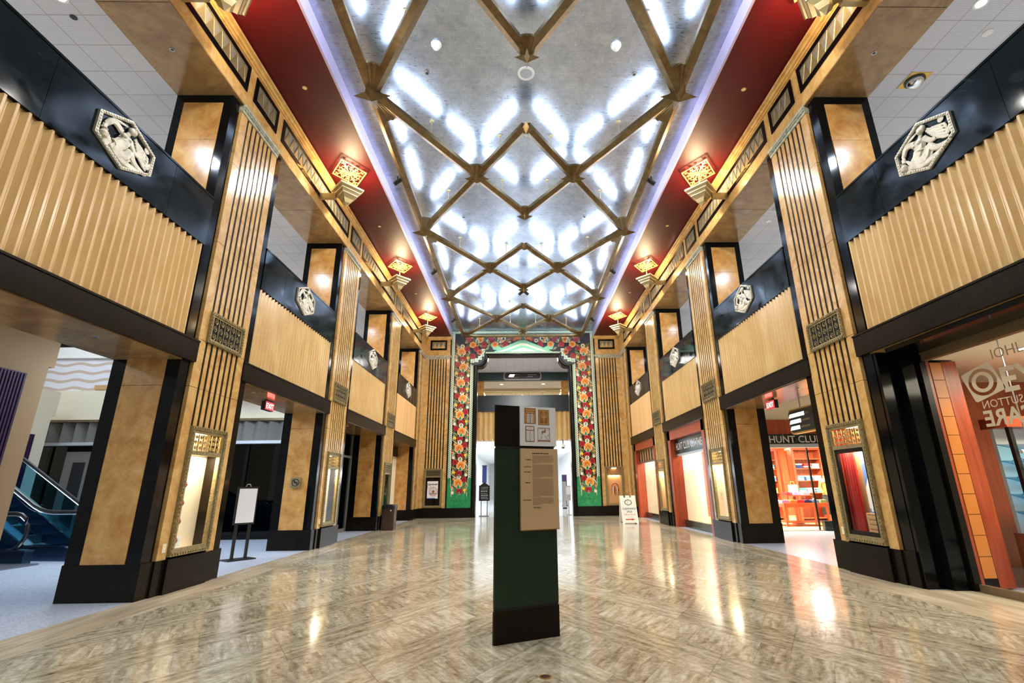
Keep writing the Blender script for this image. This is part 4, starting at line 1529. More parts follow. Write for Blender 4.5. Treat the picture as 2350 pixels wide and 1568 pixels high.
for q in (0, 1):
    R_(.1 + q * .43, .47 + q * .43, .05, .70, 'paper_white', .001)
    for i in range(3):
        R_(.16 + q * .43 + i * .1, .175 + q * .43 + i * .1, .05, .70, 'door_gold', .002)
for i in range(5):
    R_(.3 + i * .09, .33 + i * .09, .80, .92, 'door_gold', .002)
b.build('picture', pb)
b, R_ = plate('p', .140, .298, 2.0, 2.165)
R_(0, .03, 0, 1, 'door_brown', 0); R_(.97, 1, 0, 1, 'door_brown', 0); R_(.03, .97, .96, 1, 'door_brown', 0); R_(.02, .98, .06, .14, 'door_brown', .001)
random.seed(3)
for i in range(46):
    u_, v_ = random.uniform(.08, .9), random.uniform(.18, .92)
    R_(u_, u_ + random.uniform(.02, .07), v_, v_ + random.uniform(.015, .05), random.choice(('ink_soft', 'door_brown', 'door_gold', 'steel')), .001)
R_(.32, .62, .66, .76, 'door_brown', .002); R_(.36, .42, .56, .66, 'door_brown', .002); R_(.55, .64, .74, .86, 'door_brown', .002)
b.build('picture', pb)
b = MB(); b.box(-.080, .386, -.030, .004, 1.06, 1.925, 'paper_tan'); b.box(-.080, .386, -.032, .004, 1.055, 1.063, 'door_brown'); tp = b.build('text_panel', t)
tp['label'] = 'tan panel of small printed text'
b = MB()
def words(x0, x1, z, h, m_='ink_soft', ragged=0.0):
    x = x0
    x1 -= ragged
    while x < x1 - .006:
        L = min(random.uniform(.008, .028), x1 - x)
        b.box(x, x + L, -.0315, -.029, z - h / 2, z + h / 2, m_)
        x += L + .0045
TX = lambda u_: -.080 + .466 * u_
TZ = lambda v_: 1.925 - .865 * v_
words(TX(.30), TX(.76), TZ(.062), .011, 'ink')
for (v0, v1, n_) in ((.092, .185, 8), (.208, .365, 13), (.385, .60, 18), (.62, .70, 7)):
    for i in range(n_):
        v_ = v0 + (v1 - v0) * i / (n_ - 1)
        last = i == n_ - 1
        words(TX(.31), TX(.88), TZ(v_), .0052, 'ink_soft', .17 if last else random.uniform(0, .012))
for v_, u0 in ((.142, .13), (.232, .09), (.297, .09), (.43, .12), (.642, .06)):
    words(TX(u0), TX(.265), TZ(v_), .009, 'ink')
words(TX(.32), TX(.52), TZ(.732), .006, 'ink'); words(TX(.32), TX(.57), TZ(.742), .005, 'ink_soft')
b.build('printed_text', tp)

t = thing('floor_plug', 'round brown floor outlet cover set in the travertine at the bottom edge', 'floor outlet', (.005, 4.63, 0))
b = MB(); b.lathe([(.001, .004), (.045, .004), (.052, 0)], (0, 0, 0), 'drain_brown', 20); b.build('cover', t, True)
b = MB(); b.lathe([(.052, 0), (.052, .006), (.044, .006), (.044, 0)], (0, 0, 0), 'brass_plate', 20); b.build('rim', t, True)

# folding sale sign
t = thing('folding_sign', 'white folding clearance sale board with a red arrow on the travertine', 'sign', (4.43, 22.05, 0), -.03)
def leafboard(sg):
    b = MB()
    F = lambda x, z, d=0: (x * (1 - 0), sg * (.50 - .48 * z / 1.13 + d), z)
    outl = [(-.33, .0), (-.26, .0), (-.24, .035), (.24, .035), (.26, .0), (.33, .0), (.33, 1.12), (.17, 1.12), (.17, 1.03), (.08, 1.03), (.08, 1.12), (-.08, 1.12), (-.08, 1.03), (-.17, 1.03), (-.17, 1.12), (-.33, 1.12)]
    b.prism(outl, lambda x, z: F(x, z, 0), lambda x, z: F(x, z, -.035), 'white_paint')
    return b, F
b, F = leafboard(-1); b.build('front_leaf', t)
b, _ = leafboard(1); b.build('rear_leaf', t)
b = MB()
G = lambda x, z: F(x, z, .002)
b.prism([(-.29, .07), (.29, .07), (.29, .99), (-.29, .99)], lambda x, z: F(x, z, .003), lambda x, z: F(x, z, -.001), 'sign_board')
b.build('printed_sheet', t)
b = MB()
H_ = lambda x0, z0: (lambda a, c_: F(x0 + a, z0 + c_, .006))
for (r0, r1, m_) in ((.155, .125, 'sign_green'),):
    o1 = circ(0, .84, r0, 28, .115); o2 = circ(0, .84, r1, 28, .088)
    vs = [F(x, z, .006) for x, z in o1] + [F(x, z, .006) for x, z in o2]
    b.add(vs, [(i, (i + 1) % 28, 28 + (i + 1) % 28, 28 + i) for i in range(28)], m_)
b.text('C', .15, H_(-.01, .79), 'poster_blue'); 
b.text('CLEARANCE', .105, H_(0, .555), 'sign_green', bold=.002)
b.text('SALE', .105, H_(0, .44), 'sign_green', bold=.002)
b.text('50% to 75% off', .075, H_(0, .335), 'sign_red')
b.text('Entire Stock', .065, H_(0, .245), 'speaker_gray')
b.add([F(-.2, .15, .006), F(.06, .15, .006), F(.06, .19, .006), F(-.2, .19, .006)], [(0, 1, 2, 3)], 'sign_red')
b.add([F(.06, .125, .006), F(.2, .17, .006), F(.06, .215, .006)], [(0, 1, 2)], 'sign_red')
b.build('lettering', t)

# poster stand on the left terrazzo
t = thing('poster_stand', 'black two-post floor stand holding a blank white poster on the left', 'sign stand', (-6.66, 12.17, 0), math.atan2(.51, .37))
b = MB(); b.box(-.31, .31, -.19, .19, 0, .025, 'black_plastic'); b.build('base', t)
for x in (-.15, .15):
    b = MB(); b.box(x - .03, x + .03, -.02, .02, .025, 1.0, 'black_plastic'); b.build('post', t)
b = MB(); b.box(-.235, .235, -.03, .02, .76, 1.60, 'black_plastic'); b.build('frame', t)
b = MB(); b.box(-.205, .205, -.035, -.028, .80, 1.56, 'screen_white'); b.build('poster', t)
b = MB(); b.tube([(-.06, 0, 1.60), (-.03, 0, 1.66), (.03, 0, 1.66), (.06, 0, 1.60)], .012, 'chrome', 6); b.build('handle', t)

# trash can
t = thing('trash_can', 'dark brown square-shouldered trash can in front of the third left pier', 'trash can', (-5.30, 20.1, 0), .0)
def rr(h, r_):
    pts = []
    for cx, cy, a0 in ((h - r_, h - r_, 0), (-h + r_, h - r_, PI / 2), (-h + r_, -h + r_, PI), (h - r_, -h + r_, 1.5 * PI)):
        for i in range(5):
            a = a0 + PI / 2 * i / 4
            pts.append((cx + r_ * math.cos(a), cy + r_ * math.sin(a)))
    return pts
b = MB(); b.loft([[(x, y, z) for x, y in rr(h, .06)] for h, z in ((.225, 0), (.235, .02), (.245, .76))], 'drain_brown'); b.build('body', t, True)
b = MB(); b.loft([[(x, y, z) for x, y in rr(h, .07)] for h, z in ((.25, .76), (.255, .78), (.255, .88), (.235, .93), (.15, .945))], 'black_plastic'); b.build('lid', t, True)
b = MB(); b.box(.05, .17, -.262, -.25, .80, .88, 'black_void'); b.build('flap', t)
b = MB(); b.box(.09, .13, -.25, -.242, .70, .75, 'white_paint'); b.build('sticker', t)

# chalkboard stand under the arch and slim stand opposite
t = thing('chalkboard_stand', 'black chalkboard menu on a two-legged stand beyond the left foot of the arch', 'sign stand', (-2.24, 28.75, 0))
b = MB(); b.box(-.27, .27, -.2, .2, 0, .03, 'black_plastic'); b.build('base', t)
for x in (-.17, .17):
    b = MB(); b.box(x - .02, x + .02, -.02, .02, .03, .86, 'black_plastic'); b.build('leg', t)
b = MB(); b.box(-.265, .265, -.03, .02, .84, 1.63, 'black_plastic'); b.py([(-.27, 1.63), (.27, 1.63), (.05, 1.80), (-.05, 1.80)], -.03, .02, 'black_plastic'); b.build('board', t)
b = MB(); b.box(-.30, -.265, -.04, .03, .84, 1.65, 'kiosk_dark'); b.box(.265, .30, -.04, .03, .84, 1.65, 'kiosk_dark'); b.box(-.30, .30, -.04, .03, .82, .85, 'kiosk_dark'); b.build('frame', t)
b = MB()
random.seed(11)
for i, z in enumerate((1.55, 1.46, 1.34, 1.22, 1.12, 1.02, .94)):
    x = -.2 + random.uniform(0, .04)
    while x < .16:
        L = random.uniform(.04, .10)
        h_ = .035 if i in (2, 4) else .018
        pts = [(x + L * q / 8, -.034, z + h_ * math.sin(q * 2.2 + i)) for q in range(9)]
        b.tube(pts, .006, 'chalk', 4)
        x += L + .03
b.build('chalk_lettering', t)
t = thing('hand_stand', 'slim gray floor stand just beyond the right foot of the arch', 'stand', (2.52, 28.9, 0))
b = MB(); b.box(-.16, .16, -.16, .16, 0, .03, 'steel'); b.build('base', t)
b = MB(); b.tube([(0, 0, .03), (0, 0, .8)], .03, 'steel', 10); b.build('post', t)
b = MB(); b.box(-.13, .13, -.05, .05, .78, 1.58, 'speaker_gray'); b.build('box', t)
b = MB(); b.box(-.11, .11, -.054, -.048, 1.1, 1.52, 'paper_white'); b.build('sheet', t)

# things far down the bright corridor
t = thing('hanging_camera', 'black and white dome camera hanging on a rod in the far corridor', 'security camera', (2.75, 34.0, 4.66))
b = MB(); b.tube([(0, 0, 0), (0, 0, -.34)], .03, 'black_plastic', 8); b.build('rod', t)
b = MB(); b.lathe([(.02, -.30), (.16, -.38), (.17, -.46), (.12, -.52)], (0, 0, 0), 'white_paint', 16); b.build('housing', t, True)
b = MB(); b.ball((0, 0, -.52), .12, .12, .11, 'black_plastic', 14, 8); b.build('dome', t, True)
for i, (x, y, wd, h, m_, lb) in enumerate(((-3.05, 40, .34, 1.3, 'cloth_navy', 'dark blue banner hung from the far corridor wall'), (3.45, 42, .40, 2.5, 'purple_louvre', 'dark purple pillar panel on the far corridor right side'), (3.0, 37, .26, 1.9, 'steel', 'narrow gray directory post in the far corridor'))):
    t = thing(('hanging_banner', 'panel_pillar', 'directory_post')[i], lb, ('banner', 'pillar', 'post')[i], (x, y, 1.9 if i == 0 else 0))
    b = MB(); b.box(-wd / 2, wd / 2, -.06, .06, 0 if i == 0 else .1, h, m_); b.build('panel', t)
    b = MB(); b.box(-wd / 2 - .03, wd / 2 + .03, -.08, .08, h if i == 0 else 0, h + .05 if i == 0 else .1, 'black_plastic'); b.build('hanger' if i == 0 else 'foot', t)
for i, (x, y, z, wd, h) in enumerate(((-4.36, 36, 2.0, 1.6, 1.0), (-4.36, 41, 2.0, 2.0, 1.1), (4.36, 37, 2.2, 2.0, 1.1), (4.36, 44, 2.0, 3.0, 1.2))):
    t = thing('lightbox', 'glowing white lightbox on the far corridor %s wall, %s one' % ('left' if x < 0 else 'right', 'nearer' if i in (0, 2) else 'farther'), 'lightbox', (x, y, z), PI / 2 if x < 0 else -PI / 2)
    b = MB(); b.box(-wd / 2, wd / 2, -.04, .03, 0, h, 'white_paint'); b.build('case', t)
    b = MB(); b.box(-wd / 2 + .05, wd / 2 - .05, -.05, -.03, .05, h - .05, 'lamp_cool'); b.build('face', t)
for i in range(6):
    t = thing('corridor_light', 'square ceiling light panel in the far corridor, %s from the arch' % ('first', 'second', 'third', 'fourth', 'fifth', 'sixth')[i], 'ceiling light', (0, 36 + 5.4 * i, 4.60), 0, 'far corridor ceiling lights')
    b = MB(); b.box(-1.2, 1.2, -.6, .6, -.03, 0, 'white_paint'); b.build('frame', t)
    b = MB(); b.box(-1.1, 1.1, -.5, .5, -.04, -.02, 'lamp_cool'); b.build('diffuser', t)

# ------------------------------------------------------------------ wall bits
t = thing('no_smoking_plaque', 'bronze no smoking plaque on the side of the second left pier', 'plaque', (-6.28, 13.81, 1.71))
b = MB(); b.box(-.13, .13, -.025, 0, -.13, .13, 'old_bronze'); b.build('plate', t)
b = MB()
o1, o2 = circ(0, 0, .10, 28), circ(0, 0, .078, 28)
b.add([(x, -.028, z) for x, z in o1] + [(x, -.028, z) for x, z in o2], [(i, (i + 1) % 28, 28 + (i + 1) % 28, 28 + i) for i in range(28)], 'black_plastic')
b.box(-.055, .055, -.029, -.026, -.012, .012, 'black_plastic')
b.py([(-.07, .05), (-.05, .07), (.07, -.05), (.05, -.07)], -.031, -.026, 'black_plastic')
b.build('symbol', t)
for i, (x, y, z, rz, lb) in enumerate(((-UP, 8.20, .67, 0, 'ivory outlet plate low on the first left pier'), (UP, 9.40, .68, PI, 'ivory outlet plate low on the first right pier'), (-UP, 14.25, .68, 0, 'ivory outlet plate low on the second left pier'), (UP, 15.45, .68, PI, 'ivory outlet plate low on the second right pier'))):
    t = thing('wall_outlet', lb, 'outlet', (x, y, z), rz, 'pier outlets')
    b = MB(); b.box(0, .012, -.04, .04, -.065, .065, 'outlet_ivory'); b.build('plate', t)
    b = MB()
    for zz in (-.03, .03):
        b.box(.012, .015, -.018, .018, zz - .02, zz + .02, 'white_paint'); b.box(.015, .0155, -.009, -.005, zz - .01, zz + .01, 'black_void'); b.box(.015, .0155, .005, .009, zz - .01, zz + .01, 'black_void')
    b.build('socket', t)
t = thing('thermostat_plate', 'slim bronze call plate on the far left corner pilaster', 'plaque', (-5.73, 26.55, 1.55))
b = MB(); b.box(0, .02, -.09, .09, -.27, .27, 'gold_marble'); b.build('plate', t)
b = MB(); b.box(.02, .03, -.04, .04, -.17, .17, 'kiosk_dark'); b.build('slot', t)
for side, s, rz, y0, y1 in (('left', -1, 0, 11.55, 11.95), ('right', 1, PI, 12.06, 12.48)):
    t = thing('exit_sign', 'red lit exit sign under the marble soffit of the second %s bay' % side, 'exit sign', (s * 6.27, (y0 + y1) / 2, 3.35), rz)
    L = (y1 - y0) / 2
    b = MB(); b.box(-.05, .05, -L, L, 0, .21, 'black_plastic'); b.box(-.03, .03, -.08, .08, .21, .246, 'black_plastic'); b.build('housing', t)
    b = MB(); b.box(.05, .056, -L + .012, L - .012, .012, .198, 'exit_red'); b.build('face', t)
    b = MB(); b.text('EXIT', .17, lambda a, c_: (.058, a, .045 + c_), 'exit_letter', bold=.004); b.build('lettering', t)
t = thing('hanging_directory', 'black chamfered directory sign hung on a rod in the second right bay', 'sign', (6.62, 11.35, 2.68), PI)
o_ = [(-.80, .08), (-.72, 0), (.80, 0), (.88, .08), (.88, .52), (.80, .60), (-.72, .60), (-.80, .52)]
b = MB(); b.px(o_, -.07, .05, 'brass_plate'); b.build('rim', t)
b = MB(); b.px([(y * .955, .3 + (z - .3) * .88) for y, z in o_], .04, .06, 'black_plastic'); b.build('face', t)
b = MB()
for i, L in enumerate((.62, .44, .36)):
    z = .42 - i * .15
    b.px([(-.76, z - .02), (-.70, z + .065), (-.70 + L, z + .065), (-.70 + L, z - .02)], .06, .064, 'lit_text')
    b.box(.06, .063, -.70 + L, .10, z, z + .045, 'brown_metal')
b.build('lettering', t)
b = MB(); b.tube([(0, -.30, .60), (0, -.30, .92)], .015, 'steel', 8); b.build('rod', t)

# showcase contents
t = thing('display_card', 'small white printed card at the foot of the cream showcase', 'card', (-5.90, 8.72, .62))
b = MB(); b.box(0, .012, -.13, .13, 0, .17, 'paper_white'); b.build('card', t)
b = MB()
for i in range(6):
    b.box(.012, .014, -.10, .10 - .02 * (i % 3), .03 + i * .02, .036 + i * .02, 'speaker_gray')
b.build('print', t)
random.seed(5)
for i in range(4):
    t = thing('silk_rose', 'dusty red silk rose on the left edge of the cream showcase, %s from the top' % ORD[i], 'flower', (-5.80, 8.54, 1.62 - i * .29), 0, 'showcase roses')
    b = MB()
    for q in range(7):
        a = 2 * PI * q / 7
        b.ball((.01 * math.cos(a), .03 * math.cos(a), .03 * math.sin(a)), .025, .028, .028, 'rose_dusty', 8, 6)
    b.ball((.02, 0, 0), .025, .025, .025, 'cincy_red', 8, 6)
    b.build('petals', t, True)
    b = MB(); b.tube([(-.0, 0, 0), (-.01, -.03, -.12)], .006, 'sign_green', 5); b.build('stem', t)
t = thing('eye_poster', 'tall blue and white poster with a hand hung in the first right showcase', 'poster', (5.90, 8.60, .98), PI)
b = MB(); b.box(-.01, .0, -.24, .24, .10, 1.06, 'paper_white'); b.box(-.01, .001, -.24, .24, 0, .10, 'poster_blue'); b.build('sheet', t)
b = MB()
b.px([(-.24, .45), (-.15, .62), (-.05, .58), (.10, .80), (.24, .70), (.24, .95), (-.24, .85)], 0, .003, 'poster_blue')
b.px([(.24, .42), (.05, .30), (-.10, .14), (.0, .14), (.12, .22), (.24, .25)], 0, .004, 'skin')
for i in range(7):
    b.box(.001, .004, -.20 + i * .05, -.165 + i * .05, .05, .12 if i in (0, 3) else .105, 'white_paint')
b.build('print', t)
t = thing('drawer_unit', 'small light wood drawer unit low in the first right showcase', 'cabinet', (5.86, 8.60, .605), PI)
b = MB(); b.box(-.06, .03, -.27, .16, 0, .40, 'light_wood'); b.build('body', t)
for i in range(5):
    b = MB(); b.box(.03, .036, -.26, .15, .01 + i * .078, .08 + i * .078, 'light_wood'); b.box(.036, .04, -.22, -.04, .06 + i * .078, .066 + i * .078, 'black_plastic'); b.build('drawer', t)
t = thing('curtain', 'glossy red curtain in the left half of the first right showcase', 'curtain', (5.84, 9.05, .60), PI)
b = MB()
vs, fs = [], []
for i in range(25):
    y = -.14 + i * .28 / 24
    x = .025 * math.sin(i * 1.1)
    vs += [(x, y, 0), (x, y, 1.50), (x - .012, y, 0), (x - .012, y, 1.50)]
for i in range(24):
    a = i * 4
    fs += [(a, a + 4, a + 5, a + 1), (a + 2, a + 3, a + 7, a + 6), (a + 1, a + 5, a + 7, a + 3), (a, a + 2, a + 6, a + 4)]
b.add(vs, fs, 'red_curtain'); b.build('cloth', t, True)
t = thing('crest_decal', 'pale round crest on the glass of the second right showcase', 'decal', (UP - .004, 14.85, 1.25), PI)
b = MB()
for (r0, r1) in ((.15, .135), (.115, .105)):
    o1, o2 = circ(0, 0, r0, 26), circ(0, 0, r1, 26)
    b.add([(.004, y, z) for y, z in o1] + [(.004, y, z) for y, z in o2], [(i, (i + 1) % 26, 26 + (i + 1) % 26, 26 + i) for i in range(26)], 'glass_letter')
b.px([(-.06, -.05), (.0, -.09), (.06, -.05), (.06, .05), (-.06, .05)], .003, .005, 'glass_letter'); b.build('ring', t)
t = thing('badge_poster', 'white poster with a dark headline and red ringed badge in the dark left showcase', 'poster', (-4.97, YF - .125, 1.10), -PI / 2)
b = MB(); b.box(0, .006, -.29, .29, -.10, .80, 'paper_white'); b.box(0, .007, -.29, .15, -.10, -.06, 'poster_blue'); b.build('sheet', t)
b = MB()
b.text('Cincinnati', .135, lambda a, c_: (.009, a, .60 + c_), 'cincy_ink', bold=.004)
def ring_(b, cy, cz, r0, r1, m_, x, k=30):
    o1, o2 = circ(cy, cz, r0, k), circ(cy, cz, r1, k)
    b.add([(x, y, z) for y, z in o1] + [(x, y, z) for y, z in o2], [(i, (i + 1) % k, k + (i + 1) % k, k + i) for i in range(k)], m_)
ring_(b, .04, .26, .24, .215, 'cincy_red', .009); ring_(b, .04, .26, .18, .13, 'speaker_gray', .009); ring_(b, -.20, .52, .09, .07, 'cincy_red', .009)
b.px(circ(.04, .26, .08, 16), .006, .01, 'door_brown'); b.box(.007, .010, -.14, .22, .14, .17, 'cincy_ink')
b.build('print', t)
t = thing('feather_wreath', 'dark red feathered ring with trailing ribbons in the orange lit showcase', 'ornament', (4.97, YF - .125, 1.25), -PI / 2)
b = MB()
b.tube([(.01, .17 * math.cos(a), .25 + .17 * math.sin(a)) for a in [PI * i / 14 for i in range(15)]], .022, 'cincy_red', 7); b.build('ring', t, True)
for i in range(6):
    y = -.17 + i * .068
    b = MB(); b.tube([(.01, y, .25), (.015, y * 1.1, .08), (.01, y * 1.05, -.16 - .04 * (i % 2))], [.012, .018, .006], ('cincy_red', 'paper_white', 'kiosk_dark')[i % 3], 6); b.build('ribbon', t, True)

# ------------------------------------------------------------------ left side: escalator hall, dark shop front
mb = MB(); mb.box(-18.5, -6.95, 17.2, 17.4, 0, 3.05, 'black_void'); mb.box(-18.5, -6.95, 17.05, 17.4, 3.9, 4.95, 'cream_wall'); struct('wall_left_shop', mb)
mb = MB(); mb.box(-20, -10.3, 17.2, 17.4, 4.95, 6.15, 'wavy_frieze'); mb.box(-20, -10.3, 17.1, 17.4, 6.15, 6.55, 'white_paint'); mb.box(-20, -10.3, 17.2, 17.4, 6.55, 9.2, 'kiosk_dark'); mb.box(-15.2, -10.3, 17.12, 17.25, 5.0, 5.16, 'light_wood'); struct('wall_left_frieze', mb)
mb = MB(); mb.box(-20.2, -20, YS, 17.4, 0, 9.2, 'cream_wall'); struct('wall_left_outer', mb)
mb = MB(); mb.box(-20, -10.35, YS, 17.4, 9.2, 9.4, 'cream_wall'); struct('ceiling_escalator_hall', mb)
mb = MB(); mb.box(-7.12, -7.0, 17.2, YF, 0, 5.8, 'black_void'); struct('wall_left_void', mb)
t = thing('shop_fascia', 'gray zigzag finned fascia over the dark left shop front', 'fascia', (-12.7, 17.2, 3.05))
b = MB()
n_ = 26
vs, fs = [], []
for i in range(2 * n_ + 1):
    x = -5.7 + 11.4 * i / (2 * n_)
    y = -.05 if i % 2 else -.26
    vs += [(x, y, .10), (x, y, .78)]
for i in range(2 * n_):
    fs.append((2 * i, 2 * i + 1, 2 * i + 3, 2 * i + 2))
b.add(vs, fs, 'fin_gray'); b.build('fins', t)
b = MB(); b.box(-5.75, 5.75, -.30, 0, .0, .10, 'speaker_gray'); b.build('sill', t)
b = MB(); b.box(-5.75, 5.75, -.30, 0, .78, .86, 'brown_metal'); b.build('top_trim', t)
b = MB(); b.box(-5.7, 5.7, -.04, 0, .1, .78, 'kiosk_dark'); b.build('backing', t)
t = thing('dark_shop_window', 'closed dark glass shop front under the finned fascia', 'shop window', (-12.7, 17.18, 0))
b = MB(); b.box(-5.7, 5.7, -.03, 0, .1, 3.03, 'glass_smoke'); b.build('glass_pane', t)
b = MB()
for x in (-5.7, -3.4, -1.2, 1.0, 3.2, 5.6):
    b.box(x - .05, x + .05, -.08, .0, 0, 3.03, 'frame_black')
b.box(-5.7, 5.7, -.08, 0, 0, .12, 'frame_black'); b.build('mullion', t)
for x in (-4.4, -2.3):
    b = MB(); b.box(x - .5, x + .5, -.14, -.05, .1, 2.85, 'fin_gray'); b.box(x - .2, x + .2, -.16, -.14, .4, 2.5, 'black_void'); b.build('closed_panel', t)
for i, (x, y, lb) in enumerate(((-9.66, 9.0, 'tan column with a dark purple louvre panel at the left edge of the photo'), (-15.5, 15.5, 'pale lit column with a purple louvre panel behind the escalator'))):
    t = thing('louvre_column', lb, 'pillar', (x, y, 0), 0)
    m_ = 'tan_wall' if i == 0 else 'cream_wall'
    b = MB(); b.box(-1.0, 0, -.9, .66, .5, 3.95, m_); b.box(-1.1, .0, -1.0, .78, 3.95, 4.74, m_); b.build('shaft', t)
    b = MB(); b.box(-1.05, .03, -.93, .70, 0, .5, 'dark_base'); b.build('base', t)
    b = MB(); b.box(0, .03, -.25, .25, .9, 3.72 if i == 0 else 3.3, 'purple_louvre')
    for q in range(8):
        b.box(.03, .045, -.24 + q * .0625, -.21 + q * .0625, .9, 3.7 if i == 0 else 3.28, 'purple_louvre')
    b.build('louvre_panel', t)

def make_escalator(label):
    t = thing('escalator', label, 'escalator')
    sl = math.tan(math.radians(30))
    def rail(z0):
        pts = []
        for i in range(9):
            a = -PI / 2 + PI * i / 8
            pts.append((.42 - .36 * math.cos(a), z0 - .40 + .40 * math.sin(a) + 0.0))
        pts += [(1.15, z0), (1.35, z0 + .02), (1.55, z0 + .07), (1.75, z0 + .155)]
        pts += [(1.75 + q, z0 + .155 + q * sl) for q in (1, 2.5, 4.15)]
        return pts
    for yo, nm in ((0, 'near'), (1.15, 'far')):
        b = MB(); b.tube([(x, yo, z) for x, z in rail(1.08)], .042, 'rubber', 8); b.build('handrail', t, True)
        b = MB(); b.tube([(x, yo, z - .045) for x, z in rail(1.08)[4:]], .022, 'chrome', 6); b.build('rail_trim', t, True)
        b = MB()
        up = rail(1.02)[3:]
        poly = [(.3, .28), (1.6, .30)] + [(1.6 + 4.2, .30 + 4.2 * sl)] + [(x, z) for x, z in up[::-1]]
        b.prism(poly, lambda a, c_: (a, yo - .008, c_), lambda a, c_: (a, yo + .008, c_), 'glass_blue'); b.build('glass_balustrade', t)
        b = MB()
        poly = [(-.1, .0), (1.9, 0), (6.0, 4.1 * sl - .1), (6.0, .30 + 4.3 * sl), (1.6, .30), (-.1, .26)]
        b.prism(poly, lambda a, c_: (a, yo - .10, c_), lambda a, c_: (a, yo + .10, c_), 'skirt_blue'); b.build('skirt', t)
        b = MB(); poly = [(-.12, .262), (1.6, .305), (6.0, .305 + 4.4 * sl), (6.0, .345 + 4.4 * sl), (1.6, .345), (-.12, .30)]
        b.prism(poly, lambda a, c_: (a, yo - .11, c_), lambda a, c_: (a, yo + .11, c_), 'chrome'); b.build('deck_trim', t)
    b = MB()
    for i in range(11):
        x0 = 1.3 + i * .40
        z0 = .02 + max(0, i - 1) * .40 * sl
        b.box(x0, x0 + .40, .12, 1.03, z0 - .2, z0, 'step_metal'); b.box(x0, x0 + .03, .12, 1.03, z0 - .02, z0 + .004, 'rail_brass')
    b.build('steps', t)
    b = MB(); b.box(-.5, 1.3, .1, 1.05, 0, .03, 'step_metal'); b.build('landing_plate', t)
    return t


e1 = make_escalator('glass sided escalator rising to the left behind the first pier, rear one')
e1.location = (-10.15, 13.6, 0); e1.rotation_euler.z = PI - .12
e1['group'] = 'escalators'
dup(e1, (-11.35, 12.0, 0), PI - .05, 'glass sided escalator with the curved black handrail end, front one')
t = thing('small_bin', 'small dark bin on the terrazzo just behind the first left pier', 'bin', (-8.3, 13.2, 0))
b = MB(); b.loft([[(x, y, z) for x, y in rr(h, .03)] for h, z in ((.15, 0), (.17, .50))], 'skirt_blue'); b.build('body', t); b = MB(); b.loft([[(x, y, z) for x, y in rr(h, .03)] for h, z in ((.175, .50), (.175, .53), (.12, .54))], 'black_plastic'); b.build('lid', t)
# third and fourth left bays
t = thing('dark_glass_door', 'dark glass doors in the third left bay', 'door', (-6.95, YB[2], 0))
b = MB(); b.box(.0, .03, -2.0, 2.0, .1, 3.55, 'glass_smoke'); b.build('glass_pane', t)
b = MB()
for y in (-2.0, -1.0, 0, 1.0, 2.0):
    b.box(-.02, .08, y - .045, y + .045, 0, 3.58, 'fin_gray')
b.box(-.02, .08, -2, 2, 2.7, 2.78, 'fin_gray'); b.box(-.02, .08, -2, 2, 0, .12, 'fin_gray'); b.build('frame', t)
t = thing('pale_shutter', 'pale cream closed shopfront wall in the farthest left bay', 'shutter', (-6.6, YB[3], 0))
b = MB(); b.box(-.05, 0, -2.04, 2.04, .28, 3.1, 'cream_wall'); b.build('panel', t)
b = MB(); b.box(-.10, .05, -2.04, 2.04, 3.1, 3.6, 'kiosk_dark'); b.build('header', t)
b = MB(); b.box(-.10, .04, -2.04, 2.04, 0, .28, 'kiosk_dark'); b.build('plinth', t)
for x, y, nm in ((-8.6, 14.6, 'farther'), (-9.4, 11.6, 'nearer')):
    t = thing('corridor_light', 'bright ceiling light panel of the left corridor, %s one' % nm, 'ceiling light', (x, y, 4.75), 0, 'left corridor ceiling lights')
    b = MB(); b.box(-.75, .75, -.4, .4, -.04, 0, 'white_paint'); b.build('frame', t)
    b = MB(); b.box(-.7, .7, -.35, .35, -.05, -.02, 'lamp_cool'); b.build('diffuser', t)
    light('corridor_lamp', 'AREA', (x, y, 4.68), 150, COOL, 1.4, .7)
light('corridor_lamp', 'AREA', (-8.8, 4.0, 4.70), 150, COOL, 2.0, 3.0)  # added fill for the side corridor, no fixture behind it
light('corridor_lamp', 'AREA', (-7.9, 10.6, 4.70), 50, COOL, 1.5, 2.0)  # another added corridor fill without a fixture
light('escalator_hall_lamp', 'AREA', (-14.5, 12.5, 9.1), 480, COOL, 3.0, 5.0)

# ------------------------------------------------------------------ right side shops
# corridor and clothes shop
mb = MB(); mb.box(6.87, 14, 9.62, 9.75, 0, 4.9, 'cream_wall'); mb.box(14, 14.2, 9.6, YF, 0, 4.9, 'cream_wall'); struct('wall_right_corridor', mb)
mb = MB()
mb.box(7.0, 14, 17.2, 17.35, 3.70, 4.9, 'cream_wall'); mb.box(7.0, 14, 17.14, 17.35, 3.19, 3.70, 'red_wood')
struct('wall_right_shopfront', mb)
mb = MB(); mb.box(6.5, 14, 17.2, YF, -.001, .02, 'shop_floor'); struct('floor_shop', mb)
mb = MB(); mb.box(6.87, 14, 17.35, YF, 3.30, 3.42, 'white_paint'); struct('ceiling_shop', mb)
mb = MB(); mb.box(6.9, 14, 25.5, 25.6, 0, 3.3, 'bright_wood'); struct('wall_shop_back', mb)
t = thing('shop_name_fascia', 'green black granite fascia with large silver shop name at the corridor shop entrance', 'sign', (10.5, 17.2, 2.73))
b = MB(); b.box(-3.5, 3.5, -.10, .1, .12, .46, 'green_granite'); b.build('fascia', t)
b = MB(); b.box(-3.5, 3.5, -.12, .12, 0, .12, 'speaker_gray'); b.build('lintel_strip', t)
b = MB(); b.text('HUNT CLUB CLOTHIERS', .335, lambda a, c_: (a - 2.02, -.125, .165 + c_), 'letter_gray', align='LEFT', bold=.005)
